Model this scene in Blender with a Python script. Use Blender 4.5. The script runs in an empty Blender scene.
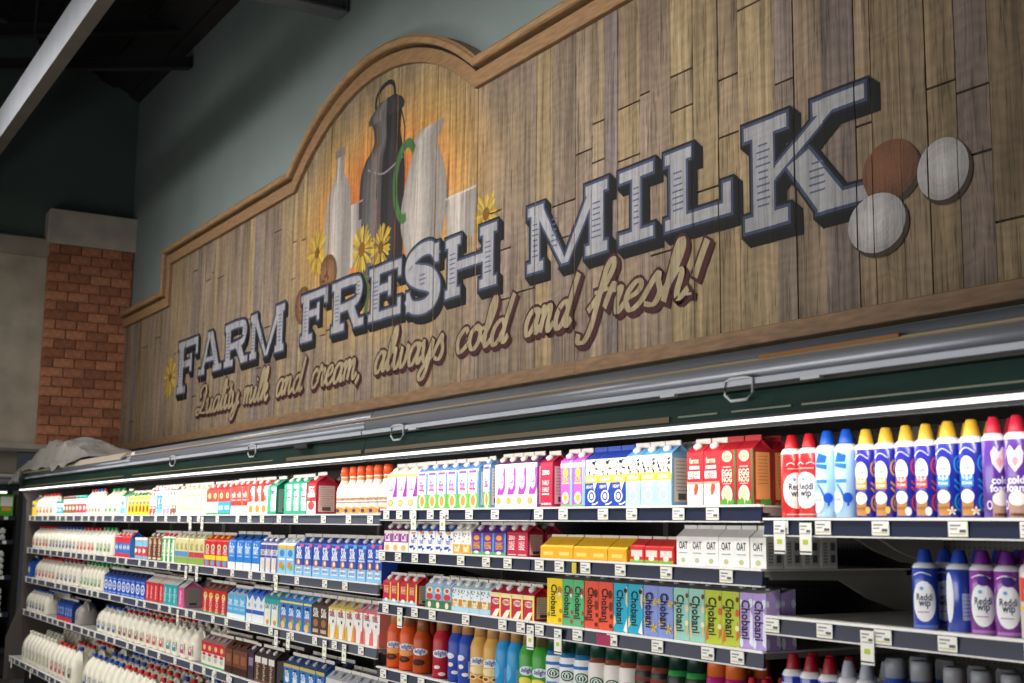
import bpy, math, random
from mathutils import Vector, Matrix
from mathutils import noise as mnoise
R = random.Random(7)
scene = bpy.context.scene
COL = scene.collection

# ------------------------------------------------------------------ camera, world, lights, exposure
H_EYE = 1.62
cam_d = bpy.data.cameras.new('camera')
cam = bpy.data.objects.new('camera', cam_d); COL.objects.link(cam)
cam_d.sensor_width = 36.0; cam_d.lens = 44.476; cam_d.clip_start = 0.05; cam_d.clip_end = 100
PITCH, YAW, ROLL = .14489, .54652, .01169
fw = Vector((-math.cos(YAW)*math.cos(PITCH), math.sin(YAW)*math.cos(PITCH), math.sin(PITCH)))
rt = Vector((math.sin(YAW), math.cos(YAW), 0)); up = rt.cross(fw)
rt2 = math.cos(ROLL)*rt + math.sin(ROLL)*up; up2 = -math.sin(ROLL)*rt + math.cos(ROLL)*up
mt = Matrix(((rt2.x, up2.x, -fw.x), (rt2.y, up2.y, -fw.y), (rt2.z, up2.z, -fw.z))).to_4x4()
mt.translation = Vector((0, 0, H_EYE)); cam.matrix_world = mt
cam_d.dof.use_dof = True; cam_d.dof.focus_distance = 5.2; cam_d.dof.aperture_fstop = 4.5
scene.camera = cam

vs = scene.view_settings
vs.view_transform = 'Standard'; vs.look = 'None'; vs.exposure = 0.0; vs.gamma = 1.0
try: vs.use_curve_mapping = False
except Exception: pass
world = bpy.data.worlds.new('store_dimness'); scene.world = world; world.use_nodes = True
world.node_tree.nodes['Background'].inputs[0].default_value = (.75, .85, 1, 1)
world.node_tree.nodes['Background'].inputs[1].default_value = .035

def area(name, loc, target, sx, sy, power, col=(1, 1, 1), spread=180):
    d = bpy.data.lights.new(name, 'AREA'); d.shape = 'RECTANGLE'; d.size = sx; d.size_y = sy
    d.energy = power; d.color = col; d.spread = math.radians(spread)
    o = bpy.data.objects.new(name, d); COL.objects.link(o); o.location = loc
    v = Vector(target) - Vector(loc)
    z = -v.normalized(); x = Vector((1, 0, 0)); x = (x - z*x.dot(z)).normalized(); y = z.cross(x)
    o.matrix_world = Matrix(((x.x, y.x, z.x, loc[0]), (x.y, y.y, z.y, loc[1]), (x.z, y.z, z.z, loc[2]), (0, 0, 0, 1)))
    return o
# tube lamps over the aisle (out of the frame above and behind the camera)
area('aisle_lamp', (-7.3, -.2, 4.6), (-8.1, 3.5, 3.3), 8.3, .4, 92, (1, .965, .945), 72)
area('ceiling_lamp', (-10.5, .35, 4.75), (-10.5, .36, 1.0), 5.0, .4, 95, (1, .95, .90))
area('aisle_lamp', (-5.5, -1.9, 4.2), (-7.0, 2.6, 1.0), 9.0, .6, 16, (1, .96, .90))
# added soft fill light, unseen behind the camera, to brighten the lower shelves
area('front_fill', (-6.0, -1.3, 1.25), (-6.0, 2.6, 1.05), 11.0, 1.3, 170, (1, .97, .92), 150)
# the display case's own LED strips, three lengths, right under the glowing strip at the canopy's lip
for xa, xb in ((-13.15, -9.25), (-9.2, -5.25), (-5.2, -1.25)):
    area('case_led', ((xa+xb)/2, 2.395, 1.898), ((xa+xb)/2, 2.50, 1.40), xb-xa, .014, 11.5, (1, .96, .90))

# ------------------------------------------------------------------ helpers
def lin(h):
    h = h.lstrip('#')
    if len(h) == 3: h = ''.join(c*2 for c in h)
    o = []
    for i in (0, 2, 4):
        c = int(h[i:i+2], 16)/255
        o.append(c/12.92 if c <= .04045 else ((c+.055)/1.055)**2.4)
    return (o[0], o[1], o[2], 1.0)

class MB:
    """collects faces with a flat colour each; build() links them as ONE mesh object"""
    def __init__(s): s.v = []; s.f = []; s.c = []; s.sm = []
    def face(s, pts, col, smooth=False):
        b = len(s.v); s.v.extend(tuple(p) for p in pts); s.f.append(tuple(range(b, b+len(pts)))); s.c.append(col); s.sm.append(smooth)
    def box(s, x0, y0, z0, x1, y1, z1, col, bev=0):
        if bev:
            return s.bevbox(x0, y0, z0, x1, y1, z1, col, bev)
        p = [(x0, y0, z0), (x1, y0, z0), (x1, y1, z0), (x0, y1, z0), (x0, y0, z1), (x1, y0, z1), (x1, y1, z1), (x0, y1, z1)]
        b = len(s.v); s.v += p
        for q in ((0, 3, 2, 1), (4, 5, 6, 7), (0, 1, 5, 4), (1, 2, 6, 5), (2, 3, 7, 6), (3, 0, 4, 7)):
            s.f.append(tuple(b+i for i in q)); s.c.append(col); s.sm.append(False)
    def bevbox(s, x0, y0, z0, x1, y1, z1, col, e):
        # box whose front (-y) face has chamfered edges
        b = len(s.v)
        s.v += [(x0, y1, z0), (x1, y1, z0), (x1, y1, z1), (x0, y1, z1), (x0, y0+e, z0), (x1, y0+e, z0), (x1, y0+e, z1), (x0, y0+e, z1),
                (x0+e, y0, z0+e), (x1-e, y0, z0+e), (x1-e, y0, z1-e), (x0+e, y0, z1-e)]
        for q in ((0, 3, 2, 1), (0, 1, 5, 4), (1, 2, 6, 5), (2, 3, 7, 6), (3, 0, 4, 7), (4, 5, 9, 8), (5, 6, 10, 9), (6, 7, 11, 10), (7, 4, 8, 11), (8, 9, 10, 11)):
            s.f.append(tuple(b+i for i in q)); s.c.append(col); s.sm.append(False)
    def prism(s, pts, axis, a, b_, col, smooth=False):
        """extrude a 2D polygon along an axis; pts are (y,z) for 'x', (x,z) for 'y', (x,y) for 'z'"""
        def P(p, t):
            return (t, p[0], p[1]) if axis == 'x' else (p[0], t, p[1]) if axis == 'y' else (p[0], p[1], t)
        n = len(pts); b = len(s.v); s.v += [P(p, a) for p in pts] + [P(p, b_) for p in pts]
        s.f.append(tuple(b+i for i in range(n))); s.c.append(col); s.sm.append(False)
        s.f.append(tuple(b+n+i for i in reversed(range(n)))); s.c.append(col); s.sm.append(False)
        for i in range(n):
            j = (i+1) % n; s.f.append((b+i, b+n+i, b+n+j, b+j)); s.c.append(col); s.sm.append(smooth)
    def lathe(s, prof, n=20, cx=0, cy=0, sq=2.0, sx=1, sy=1):
        """prof: (z, r, colour of the band above this ring)"""
        rings = []
        for z, r, c in prof:
            b = len(s.v); rings.append(b)
            for i in range(n):
                a = 2*math.pi*i/n; ca, sa = math.cos(a), math.sin(a)
                k = 1/((abs(ca)**sq+abs(sa)**sq)**(1/sq))
                s.v.append((cx+r*ca*k*sx, cy+r*sa*k*sy, z))
        for q in range(len(prof)-1):
            for i in range(n):
                j = (i+1) % n
                s.f.append((rings[q]+i, rings[q]+j, rings[q+1]+j, rings[q+1]+i)); s.c.append(prof[q][2]); s.sm.append(True)
        s.f.append(tuple(rings[0]+i for i in reversed(range(n)))); s.c.append(prof[0][2]); s.sm.append(False)
        s.f.append(tuple(rings[-1]+i for i in range(n))); s.c.append(prof[-1][2]); s.sm.append(False)
    def tube(s, pts, r, col, n=8, closed=False):
        pts = [Vector(p) for p in pts]; m = len(pts); rings = []
        for i, p in enumerate(pts):
            t = (pts[(i+1) % m]-pts[i-1]) if closed else (pts[min(i+1, m-1)]-pts[max(i-1, 0)])
            t.normalize(); a = Vector((0, 0, 1)) if abs(t.z) < .9 else Vector((1, 0, 0))
            u = t.cross(a).normalized(); w = t.cross(u); b = len(s.v); rings.append(b)
            for k in range(n):
                g = 2*math.pi*k/n; s.v.append(tuple(p+u*(r*math.cos(g))+w*(r*math.sin(g))))
        for i in range(m if closed else m-1):
            a, b = rings[i], rings[(i+1) % m]
            for k in range(n):
                l = (k+1) % n; s.f.append((a+k, a+l, b+l, b+k)); s.c.append(col); s.sm.append(True)
        if not closed:
            s.f.append(tuple(rings[0]+i for i in range(n))); s.c.append(col); s.sm.append(False)
            s.f.append(tuple(rings[-1]+i for i in reversed(range(n)))); s.c.append(col); s.sm.append(False)
    def mesh(s, name):
        me = bpy.data.meshes.new(name); me.from_pydata(s.v, [], s.f)
        at = me.attributes.new('Col', 'FLOAT_COLOR', 'FACE')
        buf = []
        for c in s.c: buf.extend(c)
        at.data.foreach_set('color', buf)
        me.polygons.foreach_set('use_smooth', s.sm)
        me.update(); return me
    def build(s, name, mat, parent=None, loc=None):
        me = s.mesh(name); me.materials.append(mat); return link(name, me, parent, loc)

def link(name, me, parent=None, loc=None, rz=0):
    o = bpy.data.objects.new(name, me); COL.objects.link(o)
    if parent is not None: o.parent = parent
    if loc is not None: o.location = loc
    if rz: o.rotation_euler.z = rz
    return o
def thing(name, label, cat, loc=(0, 0, 0), group=None):
    o = bpy.data.objects.new(name, None); COL.objects.link(o); o.location = loc; o.empty_display_size = .1
    return tag(o, label, cat, group)
def tag(o, label, cat, group=None):
    o['label'] = label; o['category'] = cat
    if group: o['group'] = group
    return o
def struct(o):
    o['kind'] = 'structure'; return o

# ------------------------------------------------------------------ materials
def mat(name, rough=.5, metal=0, base=None, noise=0, nscale=20, bump=0, coat=0, sss=0, spec=.5, trans=0, stretch=(1, 1, 1)):
    m = bpy.data.materials.new(name); m.use_nodes = True; nt = m.node_tree; N, L = nt.nodes, nt.links
    b = N['Principled BSDF']; b.inputs['Roughness'].default_value = rough; b.inputs['Metallic'].default_value = metal
    b.inputs['Coat Weight'].default_value = coat; b.inputs['Specular IOR Level'].default_value = spec
    if base is None:
        at = N.new('ShaderNodeAttribute'); at.attribute_name = 'Col'; src = at.outputs['Color']
    else:
        rgb = N.new('ShaderNodeRGB'); rgb.outputs[0].default_value = lin(base); src = rgb.outputs[0]
    tc = N.new('ShaderNodeTexCoord'); mp = N.new('ShaderNodeMapping'); mp.inputs['Scale'].default_value = stretch
    L.new(tc.outputs['Object'], mp.inputs['Vector'])
    nz = N.new('ShaderNodeTexNoise'); nz.inputs['Scale'].default_value = nscale; nz.inputs['Detail'].default_value = 4
    L.new(mp.outputs[0], nz.inputs['Vector'])
    if noise:
        mr = N.new('ShaderNodeMapRange'); mr.inputs['From Min'].default_value = .3; mr.inputs['From Max'].default_value = .7
        mr.inputs['To Min'].default_value = 1-noise; mr.inputs['To Max'].default_value = 1+noise*.4
        L.new(nz.outputs['Fac'], mr.inputs['Value'])
        mx = N.new('ShaderNodeVectorMath'); mx.operation = 'SCALE'
        L.new(src, mx.inputs[0]); L.new(mr.outputs[0], mx.inputs['Scale']); src = mx.outputs[0]
    L.new(src, b.inputs['Base Color'])
    if bump:
        bp = N.new('ShaderNodeBump'); bp.inputs['Strength'].default_value = bump; bp.inputs['Distance'].default_value = .01
        L.new(nz.outputs['Fac'], bp.inputs['Height']); L.new(bp.outputs[0], b.inputs['Normal'])
    if sss:
        b.inputs['Subsurface Weight'].default_value = sss; b.inputs['Subsurface Radius'].default_value = (.02, .02, .015)
    return m

def wood_mat(name, glow=False, amount=1.0):
    """weathered plank: colour of each plank from its faces, long grain streaks, cracks and a few knots on top"""
    m = bpy.data.materials.new(name); m.use_nodes = True; nt = m.node_tree; N, L = nt.nodes, nt.links
    b = N['Principled BSDF']; b.inputs['Roughness'].default_value = .62; b.inputs['Specular IOR Level'].default_value = .25
    at = N.new('ShaderNodeAttribute'); at.attribute_name = 'Col'
    geo = N.new('ShaderNodeNewGeometry')
    sep = N.new('ShaderNodeSeparateXYZ'); L.new(geo.outputs['Position'], sep.inputs[0])
    # every plank gets its own stretch of grain: shift by the x cell
    def mp(sx, sz, off=0):
        c = N.new('ShaderNodeCombineXYZ'); a = N.new('ShaderNodeMath'); a.operation = 'MULTIPLY'; a.inputs[1].default_value = sx
        d = N.new('ShaderNodeMath'); d.operation = 'MULTIPLY'; d.inputs[1].default_value = sz
        L.new(sep.outputs['X'], a.inputs[0]); L.new(sep.outputs['Z'], d.inputs[0])
        L.new(a.outputs[0], c.inputs[0]); L.new(d.outputs[0], c.inputs[2]); c.inputs[1].default_value = off; return c.outputs[0]
    def noise(vec, sc, det=6, dist=0):
        n = N.new('ShaderNodeTexNoise'); n.inputs['Scale'].default_value = sc; n.inputs['Detail'].default_value = det
        n.inputs['Distortion'].default_value = dist; L.new(vec, n.inputs['Vector']); return n.outputs['Fac']
    def rng(s, a, c, lo, hi):
        r = N.new('ShaderNodeMapRange'); r.inputs['From Min'].default_value = a; r.inputs['From Max'].default_value = c
        r.inputs['To Min'].default_value = lo; r.inputs['To Max'].default_value = hi; L.new(s, r.inputs['Value']); return r.outputs[0]
    def mul(p, q):
        a = N.new('ShaderNodeMath'); a.operation = 'MULTIPLY'; L.new(p, a.inputs[0]); L.new(q, a.inputs[1]); return a.outputs[0]
    g1 = rng(noise(mp(34, .9), 1.0, 9, .5), .32, .68, 1-.42*amount, 1+.26*amount)
    g2 = rng(noise(mp(80, 4.0, 3), 1.0, 6, 1.2), .36, .46, 1-.5*amount, 1)
    g3 = rng(noise(mp(9, 1.6, 7), 1.0, 4), .3, .7, 1-.25*amount, 1+.2*amount)
    w = N.new('ShaderNodeTexWave'); w.bands_direction = 'Z'; w.inputs['Scale'].default_value = 1.0; w.inputs['Distortion'].default_value = 14
    w.inputs['Detail'].default_value = 3; w.inputs['Detail Scale'].default_value = 1.2; L.new(mp(4, 5, 1), w.inputs['Vector'])
    g4 = rng(w.outputs['Fac'], 0, 1, 1-.09*amount, 1+.04*amount)
    fac = mul(mul(g1, g2), mul(g3, g4))
    src = at.outputs['Color']
    sc = N.new('ShaderNodeVectorMath'); sc.operation = 'SCALE'; L.new(src, sc.inputs[0]); L.new(fac, sc.inputs['Scale'])
    out = sc.outputs[0]
    if glow:
        # sunset colour printed on the boards behind the milk can
        def sub(s, v, k):
            a = N.new('ShaderNodeMath'); a.operation = 'SUBTRACT'; a.inputs[1].default_value = v; L.new(s, a.inputs[0])
            c = N.new('ShaderNodeMath'); c.operation = 'DIVIDE'; c.inputs[1].default_value = k; L.new(a.outputs[0], c.inputs[0])
            d = N.new('ShaderNodeMath'); d.operation = 'POWER'; d.inputs[1].default_value = 2; 
            e = N.new('ShaderNodeMath'); e.operation = 'ABSOLUTE'; L.new(c.outputs[0], e.inputs[0]); L.new(e.outputs[0], d.inputs[0]); return d.outputs[0]
        dd = N.new('ShaderNodeMath'); dd.operation = 'ADD'; L.new(sub(sep.outputs['X'], -7.6, 1.75), dd.inputs[0]); L.new(sub(sep.outputs['Z'], 3.72, .92), dd.inputs[1])
        rp = N.new('ShaderNodeValToRGB'); L.new(dd.outputs[0], rp.inputs[0])
        e = rp.color_ramp.elements; e[0].position = 0; e[0].color = lin('#b85c2c'); e[1].position = .22; e[1].color = lin('#c07a30')
        x = rp.color_ramp.elements.new(.5); x.color = lin('#b58a40'); x = rp.color_ramp.elements.new(1); x.color = lin('#9a8452')
        am = rng(dd.outputs[0], .1, 1.25, .92, 0)
        s2 = N.new('ShaderNodeVectorMath'); s2.operation = 'SCALE'; L.new(rp.outputs[0], s2.inputs[0]); L.new(fac, s2.inputs['Scale'])
        mx = N.new('ShaderNodeMix'); mx.data_type = 'RGBA'; L.new(am, mx.inputs['Factor']); L.new(out, mx.inputs[6]); L.new(s2.outputs[0], mx.inputs[7]); out = mx.outputs[2]
    L.new(out, b.inputs['Base Color'])
    bp = N.new('ShaderNodeBump'); bp.inputs['Strength'].default_value = .35; bp.inputs['Distance'].default_value = .004
    L.new(fac, bp.inputs['Height']); L.new(bp.outputs[0], b.inputs['Normal'])
    return m

M_plank = wood_mat('weathered_planks', glow=True)
M_print = wood_mat('print_on_planks', amount=.55)
M_frame = mat('oak_frame', .55, noise=.35, nscale=9, bump=.2, stretch=(1, 4, 6))
M_carton = mat('waxed_card', .5, noise=.06, nscale=40, spec=.18)
M_label = mat('printed_label', .55, noise=.04, nscale=40, spec=.15)
M_plastic = mat('coloured_plastic', .35, noise=.05, nscale=30, spec=.28)
M_jug = mat('milk_jug_plastic', .35, noise=.05, nscale=15, sss=.25)
M_can = mat('lacquered_can', .22, noise=.04, nscale=30, coat=.4)
M_shelf = mat('shelf_enamel', .4, noise=.10, nscale=8)
M_paint = mat('wall_paint', .7, noise=.10, nscale=1.5, bump=.05)
M_dark = mat('dark_metal', .6, noise=.25, nscale=3)
M_green = mat('green_enamel_fascia', .55, noise=.45, nscale=4, stretch=(.6, 3, 6), spec=.25)
M_grey = mat('grey_roll_cover', .32, noise=.10, nscale=3, stretch=(.3, 3, 3), metal=.35)
M_white = mat('white_rail', .35, noise=.08, nscale=6)
M_brick = mat('brick_clay', .85, noise=.35, nscale=22, bump=.5)
M_mortar = mat('mortar', .9, noise=.2, nscale=30, base='#7d5a48')
M_cream = mat('mottled_plaster', .7, noise=.25, nscale=3.2, bump=.08)
M_sheet = mat('crumpled_plastic', .3, noise=.15, nscale=8, coat=.2)

def led_mat():
    m = bpy.data.materials.new('led_glow'); m.use_nodes = True; nt = m.node_tree; b = nt.nodes['Principled BSDF']
    b.inputs['Base Color'].default_value = (.9, .9, .9, 1); b.inputs['Emission Color'].default_value = (1, .95, .92, 1); b.inputs['Emission Strength'].default_value = 1.7
    return m
M_led = led_mat()
def perf_mat():
    m = bpy.data.materials.new('perforated_back'); m.use_nodes = True; nt = m.node_tree; N, L = nt.nodes, nt.links; b = N['Principled BSDF']
    b.inputs['Roughness'].default_value = .5
    tc = N.new('ShaderNodeTexCoord'); sp = N.new('ShaderNodeSeparateXYZ'); L.new(tc.outputs['Object'], sp.inputs[0]); vals = []
    for ax in ('X', 'Z'):
        a = N.new('ShaderNodeMath'); a.operation = 'MULTIPLY'; a.inputs[1].default_value = 55; L.new(sp.outputs[ax], a.inputs[0])
        f = N.new('ShaderNodeMath'); f.operation = 'FRACT'; L.new(a.outputs[0], f.inputs[0])
        s = N.new('ShaderNodeMath'); s.operation = 'SUBTRACT'; s.inputs[1].default_value = .5; L.new(f.outputs[0], s.inputs[0])
        p = N.new('ShaderNodeMath'); p.operation = 'MULTIPLY'; L.new(s.outputs[0], p.inputs[0]); L.new(s.outputs[0], p.inputs[1]); vals.append(p.outputs[0])
    ad = N.new('ShaderNodeMath'); ad.operation = 'ADD'; L.new(vals[0], ad.inputs[0]); L.new(vals[1], ad.inputs[1])
    lt = N.new('ShaderNodeMath'); lt.operation = 'LESS_THAN'; lt.inputs[1].default_value = .045; L.new(ad.outputs[0], lt.inputs[0])
    mx = N.new('ShaderNodeMix'); mx.data_type = 'RGBA'; mx.inputs[6].default_value = lin('#3c3a38'); mx.inputs[7].default_value = lin('#101010')
    L.new(lt.outputs[0], mx.inputs['Factor']); L.new(mx.outputs[2], b.inputs['Base Color']); return m
M_perf = perf_mat()

# ------------------------------------------------------------------ the building
W, K = lin('#ffffff'), lin('#08090a')
YW = 3.62
TEAL = lin('#727d7a')
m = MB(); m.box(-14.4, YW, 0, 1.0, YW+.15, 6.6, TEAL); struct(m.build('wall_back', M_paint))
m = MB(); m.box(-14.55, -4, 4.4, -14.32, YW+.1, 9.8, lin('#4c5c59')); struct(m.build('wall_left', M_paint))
m = MB(); m.box(-17, -6, -.1, 2, YW+.15, 0, lin('#5d5750')); struct(m.build('floor', mat('polished_floor', .25, noise=.2, nscale=2)))
m = MB()
# pitched metal deck rising away from the sign wall, with ribs
n = 46; y0, y1 = YW+.05, -4.2
for i in range(n):
    a = y0+(y1-y0)*i/n; b = y0+(y1-y0)*(i+1)/n; za = 6.42+(YW-a)*.42; zb = 6.42+(YW-b)*.42; h = .035 if i % 2 else 0
    m.face([(-14.5, a, za+h), (1, a, za+h), (1, b, zb+h), (-14.5, b, zb+h)], lin('#1c1d1f'))
    m.face([(-14.5, b, zb), (1, b, zb), (1, b, zb+.04), (-14.5, b, zb+.04)], lin('#1c1d1f'))
struct(m.build('ceiling', M_dark))
# cream plaster panel of the left wall with its crown band
m = MB(); m.box(-14.45, -3.2, 2.42, -14.27, 2.78, 4.47, lin('#a89f8e')); struct(m.build('wall_left_panel', M_cream))
m = MB(); m.prism([(-14.45, 4.47), (-14.24, 4.47), (-14.2, 4.5), (-14.2, 4.66), (-14.24, 4.68), (-14.45, 4.68)], 'y', -3.2, 2.74, lin('#9b9284')); struct(m.build('trim_1', M_cream))
m = MB(); m.prism([(-14.45, 2.34), (-14.1, 2.34), (-14.07, 2.37), (-14.07, 2.40), (-14.1, 2.425), (-14.45, 2.425)], 'y', -3.2, 3.58, lin('#9c958d')); struct(m.build('trim_2', M_cream))

# ------------------------------------------------------------------ steelwork under the roof
def beam_y(x, y0, z0, y1, z1, hw, h, col):
    b = MB()
    for s_, w_ in ((0, hw), (h-.02, hw)):
        for sgn in (1,):
            b.face([(x-w_, y0, z0+s_), (x+w_, y0, z0+s_), (x+w_, y1, z1+s_), (x-w_, y1, z1+s_)], col)
            b.face([(x-w_, y0, z0+s_+.02), (x+w_, y0, z0+s_+.02), (x+w_, y1, z1+s_+.02), (x-w_, y1, z1+s_+.02)], col)
            b.face([(x-w_, y0, z0+s_), (x-w_, y0, z0+s_+.02), (x-w_, y1, z1+s_+.02), (x-w_, y1, z1+s_)], col)
            b.face([(x+w_, y0, z0+s_), (x+w_, y0, z0+s_+.02), (x+w_, y1, z1+s_+.02), (x+w_, y1, z1+s_)], col)
    for xx in (x-.012, x+.012):
        b.face([(xx, y0, z0+.02), (xx, y0, z0+h), (xx, y1, z1+h), (xx, y1, z1+.02)], col)
    b.face([(x-hw, y0, z0), (x+hw, y0, z0), (x+hw, y0, z0+h), (x-hw, y0, z0+h)], col)
    return b
for i, (x, z, hh) in enumerate(((-8.42, 5.40, .22), (-3.0, 5.40, .22))):
    g = thing('roof_girder', ('grey steel girder meeting the teal wall above the sign arch', 'grey steel girder over the right half of the sign')[i], 'girder', (0, 0, 0), 'roof girders')
    beam_y(x, YW-.02, z, -3.5, z, .09, hh, lin('#5a5d5f')).build('steel_section', M_dark, g)
for i, (xa, za, yb, zb, lab) in enumerate(((-12.3, 6.2, 1.2, 5.68, 'lower dark sloping roof joist in the far left corner'), (-12.17, 6.55, 1.0, 5.9, 'upper dark sloping roof joist in the far left corner'))):
    g = thing('roof_joist', lab, 'joist', (0, 0, 0), 'sloping roof joists')
    beam_y(xa, YW-.02, za, yb-1.6, za+(zb-za)*(YW-yb+1.6)/(YW-yb), .05, .12, lin('#222426')).build('steel_section', M_dark, g)
# long pale cable tray hung over the aisle
t = thing('cable_tray', 'long pale grey metal tray crossing the top left corner of the picture', 'beam', (-10, 1.8, 5.0))
b = MB(); b.box(-8, -.05, 0, 3.2, -.035, .29, lin('#eef2fa')); b.build('side_plate', M_white, t)
b = MB(); b.box(-8, -.05, -.006, 3.2, .05, 0, lin('#5b554e')); b.build('bottom_plate', M_dark, t)  # underside shade is put into this darker plate colour
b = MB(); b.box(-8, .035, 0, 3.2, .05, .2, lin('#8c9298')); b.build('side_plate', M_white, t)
for k in range(4):
    b = MB(); b.box(-6+k*2.6, .02, .2, -5.985+k*2.6, .035, 2.3, lin('#33373a')); b.build('hanger_rod', M_dark, t)

# ------------------------------------------------------------------ brick pillar
pil = thing('brick_pillar', 'red brick pillar with cream cap left of the wooden sign', 'pillar', (-14.15, 2.70, 2.425))
b = MB(); b.box(-.2, .012, 0, -.012, .915, 2.19, lin('#6b4a3a')); b.build('mortar_core', M_mortar, pil)
b = MB(); b.bevbox(-.24, -.03, 2.19, .03, .92, 2.57, lin('#b3a99e'), .02); b.build('cap_block', M_cream, pil)
bricks = ['#a4684a', '#ae7050', '#986042', '#b67a58', '#8e5a40', '#a86e52']
nc = 21; ch = 2.19/nc
shared = {}
def brick(x0, y0, z0, x1, y1, z1, key):
    k = (round(x1-x0, 3), round(y1-y0, 3), key)
    if k not in shared:
        mb = MB(); e = .004
        mb.prism([(e, 0), (x1-x0, e), (x1-x0, y1-y0-e), (e, y1-y0), (0, y1-y0-e), (0, e)], 'z', 0, z1-z0, lin(bricks[key]))
        shared[k] = mb.mesh('brick'); shared[k].materials.append(M_brick)
    link('brick', shared[k], pil, (x0, y0, z0))
for c in range(nc):
    z = c*ch; y = 0.0; first = True
    L0 = .225 if c % 2 else .112
    while y < .90:
        y2 = min(y+L0, .915)
        pr = R.uniform(-.003, .004)
        brick(-.11, y+.005, z+.005, 0+pr, y2-.005, z+ch-.005, R.randrange(6))
        y = y2; L0 = .225
    # side face looking down the aisle
    if c % 2: brick(-.225, .003, z+.005, -.12, .09, z+ch-.005, R.randrange(6))
    else: brick(-.225, .003, z+.005, -.12, .1, z+ch-.005, R.randrange(6))

# ------------------------------------------------------------------ the big wooden sign
YS = 3.56                      # front plane of the boards
XL, XR = -14.20, -1.20
ARC_X, ARC_Z, ARC_R = -7.70, 2.41, 2.28
def top_z(x):
    """inner edge of the frame"""
    if x < -12.44 or x > -2.96: return 3.76
    if -9.14 < x < -6.26: return max(4.19, ARC_Z+math.sqrt(max(0, ARC_R**2-(x-ARC_X)**2)))
    return 4.19
sign = thing('wooden_sign', 'huge arched wooden plank sign reading FARM FRESH MILK above the dairy case', 'sign', (0, 0, 0))
m = MB()
m.box(XL, YS+.018, 2.40, XR, YW-.002, 3.80, lin('#14100c')); m.box(-12.50, YS+.018, 3.80, -2.9, YW-.002, 4.22, lin('#14100c'))
aa = [math.radians(90+39.4*(1-2*i/24)) for i in range(25)]
m.prism([(ARC_X+ARC_R*math.cos(a), ARC_Z+ARC_R*math.sin(a)) for a in aa], 'y', YS+.018, YW-.002, lin('#14100c'))
m.build('backing_board', M_dark, sign)
pal = ['#847158', '#88755f', '#7b6b5a', '#877457', '#847366', '#78695e', '#8e7b5c', '#7f6e62', '#897862', '#7d6d66', '#907e5e', '#776a64', '#857258']
edges = [XL]
known = [-6.27, -5.99, -5.88, -5.63, -5.47, -5.25, -5.10, -4.99, -4.88, -4.70, -4.62, -4.46, -4.30, -4.13, -4.0, -3.77, -3.66, -3.50, -3.33, -3.25, -3.11, -2.99, -2.86, -2.72, -2.50]
x = XL
while x < -6.27-.2:
    x += R.choice([.085, .10, .12, .13, .15, .17, .19]); edges.append(x)
edges = [e for e in edges if e < -6.36] + known
x = -2.5
while x < XR-.2:
    x += R.choice([.12, .15, .18, .2]); edges.append(x)
edges[-1] = XR
plank_y = []
def mixc0(a, b, t): return tuple(a[i]+(b[i]-a[i])*t for i in range(3))+(1.,)
for i in range(len(edges)-1):
    x0, x1 = edges[i]+.0016, edges[i+1]-.0016
    yo = YS + R.uniform(0, .006); plank_y.append(yo)
    zt = max(top_z(x0), top_z(x1), top_z((x0+x1)/2))+.06
    cuts = [2.40]
    if R.random() < .62:
        c1 = R.uniform(2.65, 4.0)
        cuts.append(c1)
        if R.random() < .35 and c1+.28 < zt-.3: cuts.append(c1+R.uniform(.14, .3))
    cuts.append(zt); c0 = pal[R.randrange(len(pal))]
    for q in range(len(cuts)-1):
        cc = mixc0(lin(c0), lin(pal[R.randrange(len(pal))]), .35); f = R.uniform(.82, 1.04)
        cc = (cc[0]*f, cc[1]*f, cc[2]*f, 1)
        if cuts[q] >= zt-.05: continue
        b = MB(); za, zb = cuts[q]+(.004 if q else 0), cuts[q+1]-(.004 if q < len(cuts)-2 else 0)
        if zb-za < .02: continue
        xm = (x0+x1)/2
        # boards end under the frame: slanted tops would never be seen
        b.bevbox(x0-xm, 0, za, x1-xm, .03, zb, cc, .0014)
        b.build('plank', M_plank, sign, (xm, yo, 0))

# frame: a broad flat board and a proud moulding outside it, following steps and arch
def offs(pts, d):
    out = []
    for i, p in enumerate(pts):
        a = Vector(pts[max(i-1, 0)]); c = Vector(p); e = Vector(pts[min(i+1, len(pts)-1)])
        t1 = (c-a).normalized() if i else (e-c).normalized(); t2 = (e-c).normalized() if i < len(pts)-1 else t1
        n1 = Vector((-t1.y, t1.x)); n2 = Vector((-t2.y, t2.x)); nn = (n1+n2).normalized(); k = d/max(.35, nn.dot(n1))
        out.append((c.x+nn.x*k, c.y+nn.y*k))
    return out
segs = [[(XL, 3.76), (-12.44, 3.76), ], [(-12.44, 3.76), (-12.44, 4.19)], [(-12.44, 4.19), (-9.12, 4.19)]]
a0 = math.acos((-9.12-ARC_X)/ARC_R); arcp = []
a_l = math.asin((4.19-ARC_Z)/ARC_R)
for i in range(33):
    a = (math.pi-a_l)+(2*a_l-math.pi)*i/32; arcp.append((ARC_X+ARC_R*math.cos(a), ARC_Z+ARC_R*math.sin(a)))
full = [(XL, 3.76), (-12.44, 3.76), (-12.44, 4.19)] + arcp + [(-2.96, 4.19), (-2.96, 3.76), (XR, 3.76)]
spl = [(0, 1), (1, 2), (2, 3), (3, 19), (19, 35), (35, 36), (36, 37), (37, 38)]
prof_in = [(-.005, .0), (-.005, .028), (.0, .032), (.088, .032), (.088, 0)]
prof_out = [(.110, 0), (.110, .060), (.116, .072), (.150, .072), (.160, .062), (.172, .055), (.172, 0)]
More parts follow.
